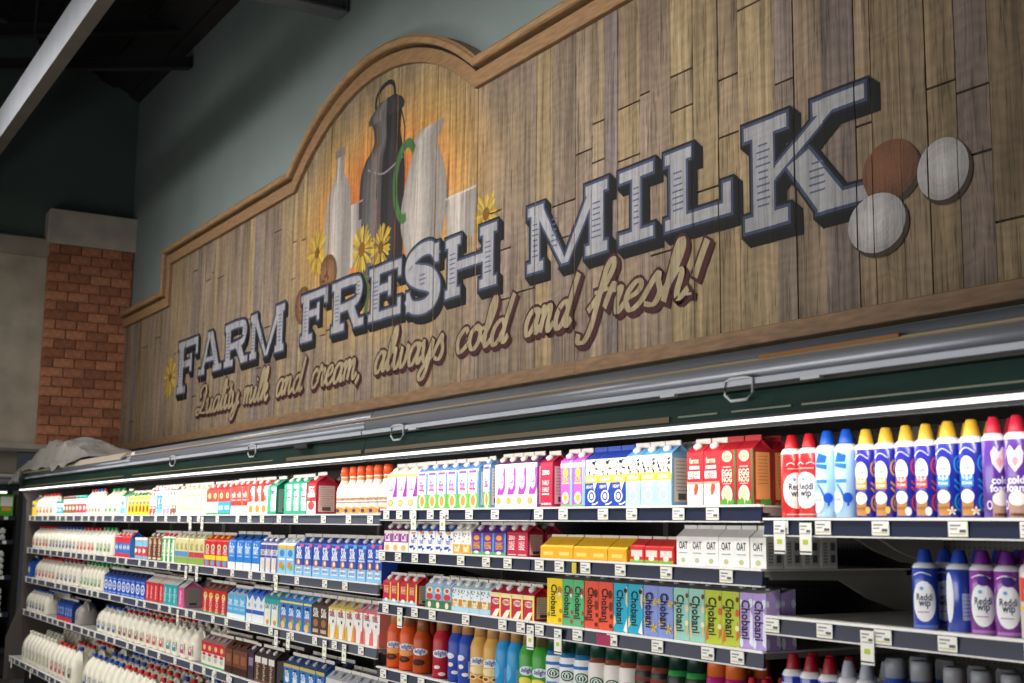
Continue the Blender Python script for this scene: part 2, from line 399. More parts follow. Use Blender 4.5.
for nm, prof, colr in (('flat_frame_board', prof_in, '#8a6a48'), ('frame_moulding', prof_out, '#94744f')):
    lines = [offs(full, p[0]) for p in prof]
    for (ia, ib) in spl:
        b = MB(); cl = lin(colr); f = R.uniform(.9, 1.08); cl = (cl[0]*f, cl[1]*f, cl[2]*f, 1)
        for i in range(ia, ib):
            for k in range(len(prof)-1):
                p, q = lines[k], lines[k+1]
                b.face([(p[i][0], YS-prof[k][1], p[i][1]), (p[i+1][0], YS-prof[k][1], p[i+1][1]), (q[i+1][0], YS-prof[k+1][1], q[i+1][1]), (q[i][0], YS-prof[k+1][1], q[i][1])], cl)
            p, q = lines[0], lines[-1]
            yb = YW-.003
            b.face([(p[i][0], YS-prof[0][1], p[i][1]), (p[i+1][0], YS-prof[0][1], p[i+1][1]), (p[i+1][0], yb, p[i+1][1]), (p[i][0], yb, p[i][1])], cl)
            b.face([(q[i][0], YS, q[i][1]), (q[i+1][0], YS, q[i+1][1]), (q[i+1][0], yb, q[i+1][1]), (q[i][0], yb, q[i][1])], cl)
        b.build(nm, M_frame, sign)
# dark channel between the two mouldings
l1, l2 = offs(full, .088), offs(full, .110); b = MB()
for i in range(len(full)-1):
    b.face([(l1[i][0], YS-.004, l1[i][1]), (l1[i+1][0], YS-.004, l1[i+1][1]), (l2[i+1][0], YS-.004, l2[i+1][1]), (l2[i][0], YS-.004, l2[i][1])], lin('#1e140c'))
b.build('frame_channel', M_frame, sign)
for xa, xb in ((XL, -9.6), (-9.6, -5.2), (-5.2, XR)):
    b = MB(); b.bevbox(xa, YS-.026, 2.372, xb-.002, YS+.05, 2.445, lin('#7c6044'), .004); b.build('bottom_rail', M_frame, sign)

# ---- print on the boards, cut at every joint so that it lies on the planks
def clip(poly, xc, keep_right):
    out = []
    for i in range(len(poly)):
        a, b = poly[i], poly[(i+1) % len(poly)]
        ia = (a[0] >= xc) if keep_right else (a[0] <= xc); ib = (b[0] >= xc) if keep_right else (b[0] <= xc)
        if ia: out.append(a)
        if ia != ib:
            t = (xc-a[0])/(b[0]-a[0]); out.append((xc, a[1]+t*(b[1]-a[1])))
    return out
class Art:
    def __init__(s): s.m = MB(); s.k = 0
    def poly(s, pts, col, lay):
        s.k += 1
        x0 = min(p[0] for p in pts); x1 = max(p[0] for p in pts)
        for i in range(len(edges)-1):
            a, b = edges[i]+.0019, edges[i+1]-.0019
            if b < x0 or a > x1: continue
            q = pts
            if x0 < a: q = clip(q, a, True)
            if len(q) > 2 and x1 > b: q = clip(q, b, False)
            if len(q) < 3: continue
            y = plank_y[i]-.0006-lay*.0006-(s.k % 61)*.00001
            s.m.face([(p[0], y, p[1]) for p in q], col)
    def rect(s, x0, z0, x1, z1, col, lay): s.poly([(x0, z0), (x1, z0), (x1, z1), (x0, z1)], col, lay)
    def path(s, pts, w, col, lay, cap=0, thin=0):
        pts = [Vector(p) for p in pts]; n = len(pts); L_, R_ = [], []
        for i, p in enumerate(pts):
            t = (pts[min(i+1, n-1)]-pts[max(i-1, 0)]).normalized(); nn = Vector((-t.y, t.x))
            ww = (w if not callable(w) else w(i/(n-1)))
            if thin: ww = ww*(1-thin*(1-min(1, abs(t.y)*1.15)))
            ww = ww*.5+cap; q = p
            if cap and i == 0: q = p-t*cap
            if cap and i == n-1: q = p+t*cap
            L_.append(q+nn*ww); R_.append(q-nn*ww)
        for i in range(n-1): s.poly([tuple(L_[i]), tuple(R_[i]), tuple(R_[i+1]), tuple(L_[i+1])], col, lay)
    def disc(s, cx, cz, rx, rz, fn, lay, rings=6, n=28):
        for k in range(rings):
            r0, r1 = k/rings, (k+1)/rings
            for i in range(n):
                a, b = 2*math.pi*i/n, 2*math.pi*(i+1)/n
                P = lambda r, g: (cx+rx*r*math.cos(g), cz+rz*r*math.sin(g))
                q = [P(r1, a), P(r1, b)] + ([P(r0, b), P(r0, a)] if k else [(cx, cz)])
                s.poly(q, fn((r0+r1)/2, (a+b)/2), lay)
    def shape(s, rows, nc, fn, lay):
        for i in range(len(rows)-1):
            (z0, a0, b0), (z1, a1, b1) = rows[i], rows[i+1]; v = (i+.5)/(len(rows)-1)
            for k in range(nc):
                u0, u1 = k/nc, (k+1)/nc
                s.poly([(a0+(b0-a0)*u0, z0), (a0+(b0-a0)*u1, z0), (a1+(b1-a1)*u1, z1), (a1+(b1-a1)*u0, z1)], fn((u0+u1)/2, v), lay)
def mixc(a, b, t): t = max(0, min(1, t)); return tuple(a[i]+(b[i]-a[i])*t for i in range(3)) + (1.,)
def crom(pts, k=7):
    P = [Vector(p) for p in pts]; out = []
    for i in range(len(P)-1):
        p0, p1, p2, p3 = P[max(i-1, 0)], P[i], P[i+1], P[min(i+2, len(P)-1)]
        for j in range(k):
            t = j/k; out.append(.5*((2*p1)+(p2-p0)*t+(2*p0-5*p1+4*p2-p3)*t*t+(3*p1-p0-3*p2+p3)*t**3))
    out.append(P[-1]); return [(p.x, p.y) for p in out]
def rows_from(pts, dz=.03):
    """pts: (z, xl, xr) keyframes, smoothly interpolated"""
    A = crom([(p[0], p[1]) for p in pts], 6); B = crom([(p[0], p[2]) for p in pts], 6)
    return [(a[0], a[1], b[1]) for a, b in zip(A, B)]

# slab-serif capitals
def glyph(ch, w, h):
    sw, st, o = min(.135, w*.3)*(h/.38)**.3, .070*(h/.38)**.5, .038
    r = lambda a, b, c, d: ('poly', [(a, b), (c, b), (c, d), (a, d)])
    P = []; D = []
    def stem(x0, wd=sw, serif=True, top=True, bot=True):
        P.append(r(x0, 0, x0+wd, h)); D.append((x0+wd/2, st*1.3, h-st*1.3, wd*.42))
        if serif:
            if bot: P.append(r(x0-o, 0, x0+wd+o, st))
            if top: P.append(r(x0-o, h-st, x0+wd+o, h))
    if ch == 'I': stem((w-sw)/2); P.append(r(0, 0, w, st)); P.append(r(0, h-st, w, h))
    elif ch in 'FE':
        stem(o); P.append(r(o, h-st, w, h)); P.append(r(w-st*.95, h-h*.34, w, h)); my = h*.47
        P.append(r(o, my, w*.72, my+st)); P.append(r(w*.72-st*.9, my-h*.10, w*.72, my+st+h*.10))
        if ch == 'E': P.append(r(o, 0, w, st)); P.append(r(w-st*.95, 0, w, h*.34))
        else: P.append(r(0, 0, sw+3*o, st))
    elif ch == 'L': stem(o); P.append(r(o, 0, w, st)); P.append(r(w-st*1.0, 0, w, h*.42))
    elif ch == 'H': stem(o); stem(w-o-sw); P.append(r(o, h*.5-st/2, w-o, h*.5+st/2))
    elif ch == 'M':
        s1 = sw*.72; stem(o, s1); stem(w-o-sw)
        P.append(('poly', [(o, h), (o+s1*1.15, h), (w*.5+.03, 0), (w*.5-sw*.30, 0)]))
        P.append(('poly', [(w*.5-.045, 0), (w*.5+.03, 0), (w-o-sw*.1, h), (w-o-sw*.9, h)]))
        D.append((w*.36, h*.3, h*.7, sw*.3))
    elif ch == 'A':
        s1 = sw*.62; c = w*.52
        P.append(('poly', [(o, 0), (o+s1, 0), (c+.02, h), (c-s1, h)])); P.append(('poly', [(w-o-sw, 0), (w-o, 0), (c+sw*.35, h), (c-sw*.55, h)]))
        P.append(r(w*.24, h*.27, w*.76, h*.27+st*.8)); P.append(r(0, 0, s1+2.6*o, st)); P.append(r(w-sw-3*o, 0, w, st)); P.append(r(c-s1*1.2, h-st*.7, c+sw*.35, h))
        D.append((w*.70, h*.1, h*.7, sw*.3))
    elif ch == 'R':
        stem(o); P.append(r(0, 0, sw+3*o, st))
        c = crom([(o+sw*.5, h-st/2), (w*.58, h-st/2), (w*.84, h*.86), (w*.86, h*.66), (w*.72, h*.49), (o+sw*.5, h*.45)], 6)
        P.append(('path', c, st*1.05, .6)); P.append(('path', crom([(w*.80, h*.86), (w*.85, h*.72), (w*.80, h*.58)], 4), sw*.85, 0))
        P.append(('poly', [(w*.46, h*.46), (w*.70, h*.48), (w*.94, 0), (w*.94-sw*1.0, 0)])); P.append(r(w*.94-sw*1.1, 0, w, st)); D.append((w*.83, h*.6, h*.84, sw*.3))
    elif ch == 'S':
        c = crom([(w*.9, h*.74), (w*.74, h*.93), (w*.45, h*.955), (w*.17, h*.84), (w*.15, h*.66), (w*.40, h*.54), (w*.70, h*.44), (w*.85, h*.28), (w*.74, h*.09), (w*.46, h*.04), (w*.20, h*.10), (w*.07, h*.27)], 6)
        P.append(('path', c, lambda t: sw*(.62+.55*math.exp(-((t-.5)/.2)**2)+.1), 0)); P.append(r(w*.90-.045, h*.66, w*.90+.02, h)); P.append(r(w*.04, 0, w*.04+.065, h*.36)); D.append((w*.5, h*.4, h*.6, sw*.5))
    elif ch == 'K':
        stem(o*1.4, sw); P.append(r(0, 0, sw+3.6*o, st)); P.append(r(0, h-st, sw+3.6*o, h))
        P.append(('poly', [(o+sw*.8, h*.34), (o+sw*.8, h*.50), (w*.74, h-.01), (w*.90, h-.01)]))
        P.append(('poly', [(w*.36, h*.50), (w*.56, h*.62), (w*.88, h*.06), (w*.88-sw*1.3, h*.02)])); P.append(r(w*.58, h-st, w, h)); P.append(r(w*.60, 0, w+.01, st))
        D.append((w*.62, h*.2, h*.46, sw*.45))
    return P, D
art = Art()
LF, LB, LO, LS, LD = lin('#8b8a8c'), lin('#384057'), lin('#16181f'), lin('#0b0b0c'), lin('#4a5168')
def grow(pts, e):
    n = len(pts); ar = sum(pts[i][0]*pts[(i+1) % n][1]-pts[(i+1) % n][0]*pts[i][1] for i in range(n))
    if ar < 0: pts = pts[::-1]
    L_ = []
    for i in range(n):
        a, b = Vector(pts[i]), Vector(pts[(i+1) % n]); t = (b-a).normalized(); nn = Vector((t.y, -t.x)); L_.append((a+nn*e, t))
    out = []
    for i in range(n):
        (p, t), (q, u) = L_[i-1], L_[i]; den = t.x*u.y-t.y*u.x
        if abs(den) < 1e-6: out.append(tuple(q)); continue
        k = ((q.x-p.x)*u.y-(q.y-p.y)*u.x)/den; r_ = p+t*k; 
        v = Vector((r_.x-pts[i][0], r_.y-pts[i][1]))
        if v.length > abs(e)*2.2: v = v.normalized()*abs(e)*2.2
        out.append((pts[i][0]+v.x, pts[i][1]+v.y))
    return out
def put(ch, x0, z0, w, h):
    P, D = glyph(ch, w, h)
    def lay(e, dx, dz, col, L):
        for p in P:
            if p[0] == 'poly': art.poly([(x0+q[0]+dx, z0+q[1]+dz) for q in grow(p[1], e)], col, L)
            else: art.path([(x0+q[0]+dx, z0+q[1]+dz) for q in p[1]], p[2], col, L, cap=e, thin=0)
    for k in range(6, 0, -1): lay(.016, .0085*k, -.0075*k, LS, 3)
    lay(.016, 0, 0, LO, 4); lay(.004, 0, 0, LB, 5); lay(-.010, 0, 0, LF, 6)
    for cx, za, zb, wd in D:
        z = za
        while z < zb:
            ww = wd*R.uniform(.9, 1.5); art.rect(x0+cx-ww/2, z0+z, x0+cx+ww/2, z0+z+.008, LD, 7); z += .029
for ch, x0, x1, z0, z1 in (('F', -12.07, -11.45, 2.83, 3.345), ('A', -11.42, -10.77, 2.95, 3.34), ('R', -10.72, -10.10, 2.95, 3.34), ('M', -10.06, -9.27, 2.95, 3.34),
                           ('F', -8.95, -8.43, 2.96, 3.34), ('R', -8.37, -7.79, 2.96, 3.34), ('E', -7.73, -7.23, 2.96, 3.34), ('S', -7.19, -6.69, 2.95, 3.35), ('H', -6.65, -6.02, 2.96, 3.34),
                           ('M', -5.71, -4.95, 2.96, 3.34), ('I', -4.87, -4.58, 2.96, 3.34), ('L', -4.51, -4.04, 2.96, 3.34), ('K', -3.97, -3.27, 2.85, 3.325)):
    put(ch, x0, z0, x1-x0, z1-z0)

# milk can, jug, bottle, glass, flowers and biscuits printed behind the words
MET = lambda a, b, hl=.3: (lambda u, v: mixc(lin(a), lin(b), math.exp(-((u-hl)/.16)**2)*.8+.12*math.sin(u*19)))
art.shape(rows_from([(3.30, -7.90, -7.24), (3.60, -7.93, -7.24), (3.95, -7.93, -7.24), (4.10, -7.86, -7.27), (4.20, -7.72, -7.31), (4.30, -7.72, -7.31), (4.37, -7.76, -7.29)]), 12, MET('#211f20', '#6b6765'), 0)
art.shape([(4.36, -7.80, -7.27), (4.40, -7.81, -7.26), (4.44, -7.74, -7.30), (4.49, -7.64, -7.40)], 8, MET('#2c2a2b', '#77736f'), 1)
art.path(crom([(-7.70, 4.46), (-7.68, 4.55), (-7.56, 4.60), (-7.43, 4.57), (-7.40, 4.46)], 5), .034, lin('#262425'), 1)
art.path(crom([(-7.80, 4.05), (-7.55, 3.97), (-7.26, 4.02)], 5), .014, lin('#77736f'), 1); art.path(crom([(-7.30, 4.34), (-7.25, 4.2), (-7.27, 4.02)], 5), .016, lin('#2a2828'), 1)
GL = lambda u, v: mixc(lin('#7b746e'), lin('#aaa298'), math.exp(-((u-.35)/.2)**2)+.15*math.sin(u*23))
art.shape(rows_from([(3.36, -8.52, -8.06), (3.7, -8.54, -8.06), (3.98, -8.50, -8.10), (4.14, -8.38, -8.22), (4.28, -8.36, -8.24)]), 8, GL, 1)
art.shape([(4.27, -8.385, -8.215), (4.33, -8.38, -8.22)], 5, lambda u, v: lin('#6f6762'), 2)
art.shape([(3.40, -8.10, -7.90), (3.84, -8.12, -7.88), (3.86, -8.13, -7.87)], 5, GL, 0)
art.shape(rows_from([(3.34, -7.18, -6.74), (3.50, -7.26, -6.66), (3.66, -7.27, -6.64), (3.85, -7.20, -6.70), (4.0, -7.12, -6.78), (4.07, -7.13, -6.73), (4.13, -7.02, -6.69)]), 10, GL, 2)
art.path(crom([(-7.10, 4.02), (-7.18, 4.09), (-7.29, 4.05), (-7.36, 3.9), (-7.35, 3.72), (-7.27, 3.60), (-7.20, 3.60)], 7), .062, lin('#3a5e34'), 3)
art.shape([(3.30, -6.62, -6.30), (3.56, -6.66, -6.27), (3.60, -6.66, -6.27)], 6, GL, 1)
art.shape([(3.585, -6.66, -6.27), (3.60, -6.66, -6.27)], 3, lambda u, v: lin('#aaa298'), 2)
def flower(cx, cz, r, lay=3):
    for k in range(22):
        a = 2*math.pi*k/22+R.uniform(-.08, .08); L_ = r*R.uniform(.82, 1.05)
        art.poly([(cx+math.cos(a-.1)*r*.2, cz+math.sin(a-.1)*r*.2), (cx+math.cos(a-.11)*L_*.8, cz+math.sin(a-.11)*L_*.8), (cx+math.cos(a)*L_, cz+math.sin(a)*L_), (cx+math.cos(a+.11)*L_*.8, cz+math.sin(a+.11)*L_*.8), (cx+math.cos(a+.1)*r*.2, cz+math.sin(a+.1)*r*.2)], lin(('#a88c30', '#907428', '#b49a3a')[k % 3]), lay)
    art.disc(cx, cz, r*.27, r*.27, lambda q, g: lin('#6a4818'), lay+.5, 2, 10)
flower(-8.67, 3.62, .20, 2); flower(-7.86, 3.50, .20); flower(-7.56, 3.46, .18); flower(-12.33, 3.03, .22, 1); flower(-6.16, 3.40, .15, 0)
def biscuit(cx, cz, r):
    art.disc(cx, cz, r, r*.95, lambda q, g: mixc(lin('#7d5a3c'), lin('#4c3020'), q*q), 2.2, 4, 18)
    for k in range(13):
        a, q = R.uniform(0, 6.28), r*R.uniform(.1, .8); art.disc(cx+q*math.cos(a), cz+q*math.sin(a), .014, .012, lambda q_, g: lin('#2c1a12'), 2.8, 1, 7)
biscuit(-8.45, 3.42, .16); biscuit(-8.92, 3.26, .155); art.path([(-7.8, 3.3), (-7.74, 3.2), (-7.78, 3.02)], .06, lin('#4a5a30'), 1)
def egg(cx, cz, r, ca, cb, lay, rx=None):
    rx = rx or r
    art.disc(cx+.012, cz-.017, rx*1.03, r*1.03, lambda q, g: lin('#3a3028'), lay, 2, 24)
    art.disc(cx, cz, rx, r, lambda q, g: mixc(lin(ca), lin(cb), (q*.75+.25*q*math.cos(g+.8))), lay+1, 6, 28)
egg(-3.165, 2.945, .115, '#7a523a', '#54382a', 7.5, .135); egg(-2.925, 2.892, .113, '#b4b1af', '#858180', 7.5); egg(-3.235, 2.757, .113, '#b4b1af', '#858180', 9, .140)

# brush script line
SC = {
 'a': (1.0, [[(.75, .8), (.52, 1.0), (.22, .78), (.12, .38), (.28, .0), (.55, .12), (.78, .6)], [(.84, 1.0), (.77, .4), (.88, .02), (1.1, .28)]]),
 'l': (.52, [[(0, .25), (.32, .9), (.5, 1.6), (.42, 2.05), (.25, 1.8), (.18, .7), (.28, .03), (.58, .25)]]),
 'i': (.5, [[(0, .3), (.22, 1.0), (.17, .3), (.3, .0), (.56, .27)], [(.22, 1.38), (.25, 1.52)]]),
 't': (.52, [[(.27, 1.7), (.2, .5), (.32, .0), (.58, .27)], [(-.02, 1.1), (.52, 1.16)]]),
 'y': (.95, [[(0, .75), (.13, 1.0), (.18, .45), (.36, .03), (.62, .25), (.8, 1.0)], [(.8, 1.0), (.74, .0), (.55, -.65), (.3, -.8), (.15, -.55), (.45, -.15), (1.05, .3)]]),
 'u': (.95, [[(0, .75), (.13, 1.0), (.17, .4), (.34, .0), (.6, .25), (.75, 1.0)], [(.75, 1.0), (.7, .3), (.82, .0), (1.05, .27)]]),
 'm': (1.42, [[(0, .75), (.14, 1.0), (.18, .6), (.16, .0)], [(.18, .5), (.4, .98), (.58, .9), (.57, .0)], [(.6, .5), (.85, .98), (1.03, .9), (1.02, .25), (1.15, .0), (1.42, .28)]]),
 'n': (1.0, [[(0, .75), (.14, 1.0), (.18, .6), (.16, .0)], [(.18, .5), (.42, .98), (.62, .88), (.6, .25), (.73, .0), (1.0, .28)]]),
 'k': (.9, [[(0, .25), (.3, .95), (.45, 1.7), (.35, 2.05), (.22, 1.7), (.16, .0)], [(.2, .5), (.5, 1.0), (.68, .82), (.5, .52), (.28, .45)], [(.4, .46), (.62, .05), (.74, .0), (.95, .28)]]),
 'd': (1.0, [[(.75, .8), (.52, 1.0), (.22, .78), (.12, .38), (.28, .0), (.55, .12), (.78, .6)], [(.98, 2.0), (.85, 1.2), (.77, .4), (.88, .02), (1.1, .28)]]),
 'c': (.78, [[(.68, .8), (.5, 1.0), (.22, .78), (.12, .38), (.32, .0), (.6, .1), (.85, .35)]]),
 'r': (.75, [[(0, .3), (.2, 1.12), (.32, .88), (.56, .92), (.5, .4), (.6, .02), (.82, .28)]]),
 'e': (.78, [[(.1, .42), (.5, .58), (.62, .85), (.42, 1.0), (.18, .75), (.12, .35), (.35, .0), (.6, .08), (.85, .35)]]),
 'w': (1.2, [[(0, .75), (.13, 1.0), (.15, .35), (.33, .0), (.56, .25), (.65, 1.0)], [(.65, 1.0), (.63, .3), (.8, .0), (1.05, .3), (1.1, .85), (1.0, 1.02), (1.25, .85)]]),
 's': (.72, [[(0, .25), (.42, 1.08), (.5, .8), (.66, .38), (.5, .0), (.12, .1)]]),
 'o': (.85, [[(.42, 1.0), (.15, .75), (.13, .3), (.4, .0), (.68, .3), (.65, .8), (.42, 1.0), (.58, .82), (.9, .85)]]),
 'f': (.7, [[(0, .3), (.5, 1.1), (.75, 1.8), (.62, 2.08), (.44, 1.7), (.36, .6), (.28, -.35), (.1, -.82), (-.18, -.8), (-.22, -.5)], [(.12, .95), (.72, 1.0)]]),
 'h': (.92, [[(0, .25), (.3, .95), (.45, 1.7), (.35, 2.05), (.22, 1.7), (.16, .0)], [(.18, .5), (.42, .98), (.62, .88), (.6, .25), (.72, .0), (.98, .28)]]),
 'Q': (1.35, [[(.3, 1.2), (.15, 1.6), (.4, 2.0), (.85, 2.0), (1.08, 1.5), (.8, .6), (.25, .02), (-.05, .15), (.2, .42), (.7, .1), (1.4, .05)]]),
 ',': (.4, [[(.15, .12), (.2, .0), (.05, -.3)]]),
 '!': (.5, [[(.36, 1.8), (.27, 1.2), (.2, .6)], [(.12, .12), (.14, .02)]])}
MAR, CRM = lin('#3c191c'), lin('#8b7f63')
def word(txt, x0, x1, zb, xh):
    tot = sum(SC[c][0] for c in txt); sh = .38*xh; k = (x1-x0-xh*.78)/tot; x = x0
    strokes = []
    for c in txt:
        adv, st = SC[c]
        for s_ in st:
            strokes.append([(x+p[0]*k+p[1]*sh, zb+p[1]*xh) for p in crom(s_, 6)])
        x += adv*k
    for s_ in strokes:
        for d in (3, 2, 1): art.path([(p[0]+.007*d, p[1]-.006*d) for p in s_], .042, MAR, 8, cap=.010, thin=.3)
        art.path(s_, .042, MAR, 8, cap=.012, thin=.3)
    for s_ in strokes: art.path(s_, .041, CRM, 9, cap=0, thin=.55)
word('Quality', -11.42, -10.20, 2.595, .125); word('milk', -10.18, -9.50, 2.60, .125); word('and', -9.42, -8.80, 2.605, .125); word('cream,', -8.72, -7.72, 2.61, .13)
word('always', -7.63, -6.56, 2.615, .13); word('cold', -6.50, -5.82, 2.625, .13); word('and', -5.74, -5.20, 2.635, .13); word('fresh!', -5.14, -4.16, 2.645, .13)
art.m.build('painted_lettering_and_picture', M_print, sign)

# ------------------------------------------------------------------ the dairy case
NAVY, RAIL_GLARE, OFFW = lin('#131d3a'), lin('#4c515f'), lin('#d9d7d3')  # far rails are the same navy with glare painted into a greyer colour
def build_tag(hang=False):
    b = MB(); h = .085 if hang else .036; w_ = .044 if hang else .056
    b.box(-w_/2, -.0035, -h, w_/2, -.001, 0, lin('#efeee6'))
    g = lin('#8d9096')
    b.box(-w_*.4, -.0040, -.011, w_*.15, -.0034, -.007, g); b.box(-w_*.4, -.0040, -.019, -.002, -.0034, -.016, g); b.box(w_*.1, -.0040, -.026, w_*.42, -.0034, -.019, lin('#5d6270'))
    b.box(-w_*.42, -.0040, -.030, w_*.42, -.0034, -.028, lin('#b9b45a') if not hang else g)
    if hang: b.box(-w_*.22, -.0040, -.058, w_*.22, -.0034, -.045, lin('#b4c93a')); b.box(-w_*.5, -.0040, -.080, w_*.5, -.0034, -.076, lin('#3a4048'))
    me = b.mesh('price_tag'); me.materials.append(M_label); return me
TAG, HTAG = build_tag(), build_tag(True)
brk = {}
def shelf(case, x0, x1, zs, yf=2.50, yb=3.10, far=False, tags=None, hang=(), brackets=()):
    b = MB(); b.box(x0+.004, yf, zs-.006, x1-.004, yb, zs-.0008, lin('#c9c7c2')); b.box(x0+.004, yf, zs-.022, x1-.004, yb-.02, zs-.007, lin('#86847f'))
    b.box(x0+.003, yf-.012, zs-.005, x1-.003, yf+.004, zs+.0015, lin('#efedea')); b.box(x0+.003, yf-.012, zs-.050, x1-.003, yf+.002, zs-.046, lin('#d9d7d5'))
    s_ = b.build('shelf', M_shelf, case)
    b = MB(); b.prism([(yf-.009, zs-.046), (yf-.005, zs-.005), (yf+.001, zs-.005), (yf+.001, zs-.046)], 'x', x0+.004, x1-.004, RAIL_GLARE if far else NAVY); b.build('price_rail', M_plastic, s_)
    x = x0+R.uniform(.03, .09); last = []
    while x < x1-.05:
        link('price_tag', TAG, s_, (x, yf-.009, zs-.007)); last.append(x); x += R.choice([.13, .16, .2, .24, .28]) if not far else R.choice([.2, .24, .3, .36])
    for xh in hang:
        if x0 < xh < x1: link('hanging_tag', HTAG, s_, (xh, yf-.016, zs-.012))
    if brackets:
        for xx in brackets:
            b = MB(); b.prism([(3.112, zs-.022), (3.112, zs-.13), (3.04, zs-.125), (2.92, zs-.09), (2.80, zs-.034), (2.53, zs-.030), (2.53, zs-.022)], 'x', xx, xx+.012, lin('#8d8a84')); b.build('shelf_bracket', M_shelf, s_)
def case(x0, x1, label, bays, ends=(False, False)):
    c = thing('refrigerated_display_case', label, 'display case', (0, 0, 0), 'dairy case sections')
    b = MB(); b.box(x0, 3.14, .30, x1, 3.17, 2.0, lin('#55524e')); b.build('back_panel', M_perf, c)
    b = MB(); b.box(x0, 2.55, .02, x1, 3.2, .25, lin('#1b1c1e')); b.build('base', M_dark, c)
    b = MB(); b.prism([(2.42, 1.930), (2.43, 1.945), (2.46, 2.10), (3.55, 2.10), (3.55, 1.96), (3.17, 1.945), (2.70, 1.945)], 'x', x0, x1, lin('#4a4845')); b.build('canopy', M_shelf, c)
    b = MB(); b.prism([(2.398, 1.927), (2.403, 1.953), (2.412, 2.002), (2.43, 2.012), (2.43, 1.93)], 'x', x0, x1, lin('#0a2d27')); b.build('green_fascia', M_green, c)
    # roll-down night cover housing: flat plate over a fat half tube
    pr = [(2.47, 2.128), (2.445, 2.126), (2.425, 2.092)] + [(2.425-.024*math.sin(math.pi*i/8), 2.062+.028*math.cos(math.pi*i/8)) for i in range(9)] + [(2.47, 2.034)]
    b = MB(); b.prism(pr, 'x', x0+.002, x1-.002, lin('#8d909a'), smooth=True); b.build('night_cover_housing', M_grey, c)
    b = MB(); b.prism([(2.402, 2.091), (2.398, 2.086), (2.412, 2.084), (2.425, 2.092), (2.415, 2.096)], 'x', x0+.002, x1-.002, lin('#b9a98c')); b.build('housing_edge_strip', M_white, c)
    b = MB(); b.prism([(2.388, 2.019), (2.388, 2.035), (2.394, 2.038), (2.41, 2.036), (2.41, 2.019)], 'x', x0+.004, x1-.006, lin('#b9bfca')); b.build('pull_bar', M_white, c)
    b = MB(); b.box(x0+.01, 2.386, 1.910, x1-.01, 2.402, 1.921, W); b.build('led_strip', M_led, c)
    b = MB(); b.prism([(2.381, 1.922), (2.381, 1.929), (2.43, 1.932), (2.43, 1.900), (2.415, 1.900), (2.415, 1.922)], 'x', x0, x1, lin('#1d2426')); b.build('led_holder', M_dark, c)
    for i, xx in enumerate(bays):
        b = MB(); xx = min(max(xx, x0+.018), x1-.018); b.box(xx-.016, 3.115, .33, xx+.016, 3.138, 1.94, lin('#77746e')); b.build('upright', M_shelf, c)
    for side, e in ((x0, ends[0]), (x1, ends[1])):
        if e:
            d = -.05 if side == x0 else .05
            b = MB(); b.prism([(2.36, .1), (2.36, .5), (2.47, .8), (2.47, 1.80), (2.40, 1.95), (2.42, 2.06), (3.55, 2.06), (3.55, .1)], 'x', side+d, side, lin('#4d4644')); b.build('end_panel', M_shelf, c)
    return c
bL = [-13.2+1.33*i for i in range(7)]; bL[-1] = -5.22
cases = [case(-13.22, -9.212, 'far left dairy case section of white jugs under the crumpled sheet', bL[:4], (True, False)),
         case(-9.208, -5.222, 'centre-left dairy case section with blue cartons, ending at the shelf step', bL[3:], (False, False)),
         case(-5.218, -1.2, 'nearest dairy case section, stepped shelves of creamers and cream cans', [-5.22, -3.95, -2.70, -1.2], (False, True))]
hL = {1.667: (-7.98, -7.74), 1.357: (-8.02, -7.80, -6.45), 1.078: (-8.15, -6.42, -6.25, -5.78, -5.55), .768: (-7.4, -7.1)}
for i in range(6):
    c = cases[0] if i < 3 else cases[1]
    for z in (1.667, 1.357, 1.078, .768): shelf(c, bL[i], bL[i+1], z, far=True, hang=hL[z], brackets=(-5.236,) if i == 5 else ())
    shelf(c, bL[i], bL[i+1], .33, 2.40, 3.12, far=True, hang=(-13.0, -12.1, -11.3), brackets=())
for xa, xb in ((-5.22, -3.95), (-3.95, -2.722)):
    for z, h in ((1.688, (-4.87, -4.61)), (1.507, ()), (1.28, (-4.98, -3.93, -3.75)), (1.0, ())): shelf(cases[2], xa, xb, z, hang=h, brackets=() if z in (1.28,) else (-2.738,) if xb == -2.722 else (-5.216,))
    shelf(cases[2], xa, xb, .70); shelf(cases[2], xa, xb, .33, 2.40, 3.12, brackets=())
for z, h in ((1.65, (-2.64, -2.54)), (1.38, (-2.33,)), (1.03, ())): shelf(cases[2], -2.718, -1.2, z, hang=h, brackets=(-2.712, -2.62, -1.25))
shelf(cases[2], -2.718, -1.2, .70); shelf(cases[2], -2.70, -1.2, .33, 2.40, 3.12, brackets=())
# strips stuck on the green fascia, parts of their case
def strip(c, x0, x1, z0, z1, col):
    b = MB(); y = 2.398+(z0-1.927)*.19; b.box(x0, y-.003, z0, x1, y+.012, z1, lin(col)); b.build('fascia_strip', M_label, c)
for x, z, cc in ((-3.483, 1.274, '#a8325c'), (-3.66, 1.502, '#d8c23c')):
    b = MB(); b.box(x-.04 if z < 1.4 else x-.012, 2.486, z-.04, x+.035 if z < 1.4 else x+.012, 2.4895, z-.004, lin(cc)); b.build('rail_sticker', M_label, cases[2])
strip(cases[2], -5.2, -3.02, 1.936, 1.953, '#6f6250'); strip(cases[1], -6.15, -5.24, 1.936, 1.953, '#75694f')
strip(cases[1], -9.1, -6.35, 1.944, 1.950, '#8b7d58'); strip(cases[0], -13.1, -9.35, 1.944, 1.950, '#857650')
for xa, xb in ((-2.98, -2.80), (-2.74, -2.50), (-2.46, -1.25)): strip(cases[2], xa, xb, 1.9465, 1.9515, '#7f8374')
b = MB(); b.box(-2.62, 2.395, 2.088, -2.12, 2.41, 2.098, lin('#8a5e38')); b.build('housing_tape', M_label, cases[2])
